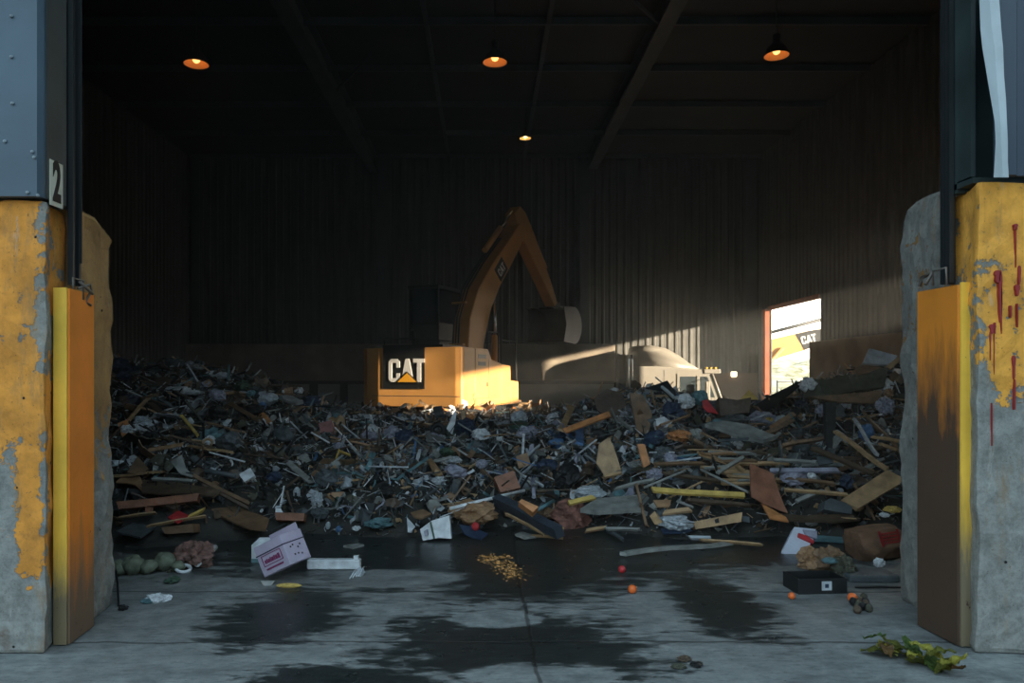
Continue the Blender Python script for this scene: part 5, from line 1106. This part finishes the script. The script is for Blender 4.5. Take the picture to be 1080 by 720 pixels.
for i, (x, y) in enumerate(((722, 694), (735, 700), (716, 702))): U('dark_scrap', x, y, 13, 4, ['umber', 'black', 'olive'][i], ['brown crushed scrap alone on the floor at the very front', 'black flat scrap right of the brown crushed one', 'olive flat scrap below the brown crushed one'][i], 'scrap', ground=True)

# ---- individual filler pieces, one object each
ZN = [(-9, -5.3, 'far left of the heap'), (-5.3, -3, 'left slope of the heap'), (-3, -.8, 'left middle of the heap'), (-.8, 1.2, 'centre of the heap'), (1.2, 3.3, 'right middle of the heap'), (3.3, 5.4, 'right slope of the heap'), (5.4, 10, 'far right of the heap')]
def zone(x, y, z):
    for a, b__, n in ZN:
        if a <= x < b__: return n+(', near its foot' if z < .45 else ', near its crest' if y > 12.6 else ', halfway up')
def mesh_from(v, f, mat, name):
    me = bpy.data.meshes.new(name); me.from_pydata(v.tolist(), [], f); me.materials.append(mat); return me
def mk_board(seed):
    r = random.Random(seed); L = .5; bm = bmesh.new(); rows = []; n = 4
    for i in range(n+1):
        x = -L+2*L*i/n; k = .006*math.sin(i*2+seed); j = (r.random()-.5)*.09 if i in (0, n) else 0
        rows.append([bm.verts.new((x+j, -.06, -.015+k)), bm.verts.new((x-j, .06, -.015+k)), bm.verts.new((x-j, .06, .015+k)), bm.verts.new((x+j, -.06, .015+k))])
    for i in range(n):
        for q in range(4): bm.faces.new((rows[i][q], rows[i+1][q], rows[i+1][(q+1) % 4], rows[i][(q+1) % 4]))
    bm.faces.new(rows[0]); bm.faces.new(rows[-1][::-1]); bmesh.ops.recalc_face_normals(bm, faces=bm.faces); return arr(bm)
def mk_bag(seed): bm = crumpled_mesh(seed, 3, .75, .62); return arr(bm)
def mk_sheet(seed): return p_ribbon(seed, 6, .62, 1.5)
def mk_pipe(seed): return arr(tube(bmesh.new(), [(-.5, 0, 0), (-.1, .01, .01*(seed % 3)), (.5, 0, 0)], .02, 8))
def mk_strip(seed): return p_ribbon(seed+50, 8, .07, 1.9)
KINDS = [
 ('broken_board', mk_board, 150, (.22, .85), ['umber', 'brown', 'tan', 'grey', 'kraft', 'umber', 'brown'], 'broken board', 'board'),
 ('crumpled_bag', mk_bag, 120, (.12, .28), ['black', 'slate', 'pale', 'white', 'navy', 'lilac', 'green', 'charcoal', 'teal', 'slate'], 'crumpled bag', 'bag'),
 ('bent_sheet', mk_sheet, 120, (.13, .36), ['slate', 'grey', 'kraft', 'umber', 'pale', 'charcoal', 'brown', 'olive'], 'bent sheet', 'sheet'),
 ('thin_rod', mk_pipe, 70, (.3, .8), ['grey', 'slate', 'pale', 'charcoal', 'tan'], 'thin rod', 'rod'),
 ('twisted_strip', mk_strip, 110, (.18, .5), ['slate', 'charcoal', 'pale', 'grey', 'olive', 'umber'], 'twisted strip', 'strip')]
CN = {'umber': 'dark brown', 'slate': 'slate grey', 'pale': 'pale grey', 'olive': 'olive', 'kraft': 'cardboard brown', 'lilac': 'lilac grey', 'charcoal': 'charcoal', 'navy': 'navy', 'teal': 'teal grey'}
rf = random.Random(5)
for name, mk, cnt, (s0, s1), cols, word, cat in KINDS:
    pr_ = [mk(i+3) for i in range(6)]; meshes = {}
    for i in range(cnt):
        while True:
            y = 8.3+rf.random()**.75*6.0; x = rf.uniform(-6.7, 7.6)*y/13.0
            if name == 'broken_board' and rf.random() < .6 and not (x > 2.2 or x < -3.4): continue
            h = heap(x, y)
            if h > .12: break
        c_ = rf.choice(cols); q = rf.randrange(6)
        if (c_, q) not in meshes: meshes[c_, q] = mesh_from(*pr_[q], D(c_), name)
        o = bpy.data.objects.new(name, meshes[c_, q]); link(o); s_ = rf.uniform(s0, s1)
        o.scale = (s_, s_*rf.uniform(.7, 1.3), s_*rf.uniform(.8, 1.2)); o.location = (x, y, h+(.05+.10*rf.random()+(s_*.12 if cat in ('bag', 'sheet') else 0))*(.5 if y > 12.4 else 1))
        o.rotation_euler = (rf.gauss(.3, .35), rf.gauss(0, .28 if y < 12.4 else .1), rf.choice([0, math.pi])+rf.gauss(0, .75))
        zn = zone(x, y, h); cn_ = CN.get(c_, c_)
        tag(o, f'{cn_} {word} lying on the {zn}', cat, f'{cn_} {word}s, {zn}')

# gold-coloured chips standing in for a golden glint on the wet floor
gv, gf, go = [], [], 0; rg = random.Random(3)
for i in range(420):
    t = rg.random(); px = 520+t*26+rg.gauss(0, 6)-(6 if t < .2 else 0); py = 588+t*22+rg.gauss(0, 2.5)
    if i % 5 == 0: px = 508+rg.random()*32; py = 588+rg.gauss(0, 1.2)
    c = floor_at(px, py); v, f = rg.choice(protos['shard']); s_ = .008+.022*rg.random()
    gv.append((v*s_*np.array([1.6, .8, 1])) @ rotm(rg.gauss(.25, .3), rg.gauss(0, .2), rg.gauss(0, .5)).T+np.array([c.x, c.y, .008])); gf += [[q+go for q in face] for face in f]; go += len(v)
me = bpy.data.meshes.new('glint_chips'); me.from_pydata(np.vstack(gv).tolist(), [], gf); me.materials.append(M('glint_gold', (196, 142, 84), .3, .6, 30))
tag(link(bpy.data.objects.new('glint_chips', me)), 'golden chips standing in for a glint on the wet floor before the red ball', 'chips', kind='stuff')

# pale pieces on the far shelf of the heap that catch the low sun
rs2 = random.Random(21)
for i in range(46):
    x = rs2.uniform(-2.6, 1.3); y = rs2.uniform(17.8, 19.3); h = heap(x, y); c_ = rs2.choice(['tan', 'white', 'kraft', 'pale', 'tan', 'orange'])
    me = mesh_from(*rs2.choice(protos['ribbon' if i % 2 else 'shard']), D(c_), 'torn_scrap'); o = link(bpy.data.objects.new('torn_scrap', me)); k = rs2.uniform(.18, .42)
    o.scale = (k, k, k); o.location = (x, y, h+.10+.06*rs2.random()); o.rotation_euler = (rs2.gauss(.9, .4), rs2.gauss(0, .5), rs2.gauss(0, .8))
    tag(o, 'sunlit torn scrap on the far shelf of the heap, beneath the digger', 'scrap', 'sunlit torn scraps beneath the digger')


# ================================================================== LIGHT
mh, nt, b = newmat('dusty_air'); nt.nodes.remove(b)
vs_ = N(nt, 'ShaderNodeVolumeScatter'); vs_.inputs['Density'].default_value = .0065; vs_.inputs['Anisotropy'].default_value = .35; vs_.inputs['Color'].default_value = (.9, .93, .9, 1)
nt.links.new(vs_.outputs[0], nt.nodes['Material Output'].inputs['Volume'])
tag(obj('dust_haze', B((X_L+.15, X_R-.15, 5.35, W_BACK-.15, .02, ROOF-.05)), mh), 'faint dusty haze hanging in the air inside the dark shed', 'haze', kind='stuff')
w = bpy.data.worlds.new('world'); SC.world = w; w.use_nodes = True; nt = w.node_tree
bg = nt.nodes['Background']
tc = N(nt, 'ShaderNodeTexCoord'); s = N(nt, 'ShaderNodeSeparateXYZ'); nt.links.new(tc.outputs['Generated'], s.inputs[0])
zz = s.outputs['Z']
sun_dir = Vector((1, -.60, .225)).normalized()
# overcast blue dusk, bright hazy band low over the far right where the sky burns out
glow_dir = Vector((.55, .84, .06)).normalized()
def dotd(d):
    n = N(nt, 'ShaderNodeVectorMath', operation='DOT_PRODUCT'); nt.links.new(tc.outputs['Generated'], n.inputs[0]); n.inputs[1].default_value = d; return n.outputs['Value']
base = chain_mix(nt, maprange(nt, zz, 0, .5), lin((178, 194, 200)), lin((146, 172, 188)))
g1 = maprange(nt, dotd(glow_dir), .72, .97)
col = chain_mix(nt, g1, base, (4.5, 3.9, 3.0))
col = chain_mix(nt, maprange(nt, zz, -.02, .0, 1, 0), col, (.12, .12, .12))
nt.links.new(col, bg.inputs['Color']); bg.inputs['Strength'].default_value = 1.0
sl = bpy.data.lights.new('sun', 'SUN'); so = bpy.data.objects.new('sun', sl); COL.objects.link(so)
sl.energy = 6.3; sl.color = (1, .83, .62); sl.angle = math.radians(1.2)
so.rotation_euler = sun_dir.to_track_quat('Z', 'Y').to_euler(); so.location = (30, -20, 12)

SC.view_settings.view_transform = 'Standard'; SC.view_settings.look = 'None'
SC.view_settings.exposure = 1.78; SC.view_settings.gamma = 1; SC.view_settings.use_curve_mapping = False
SC.cycles.max_bounces = 6; SC.cycles.diffuse_bounces = 4; SC.cycles.use_denoising = True
SC.cycles.sample_clamp_indirect = 4.0
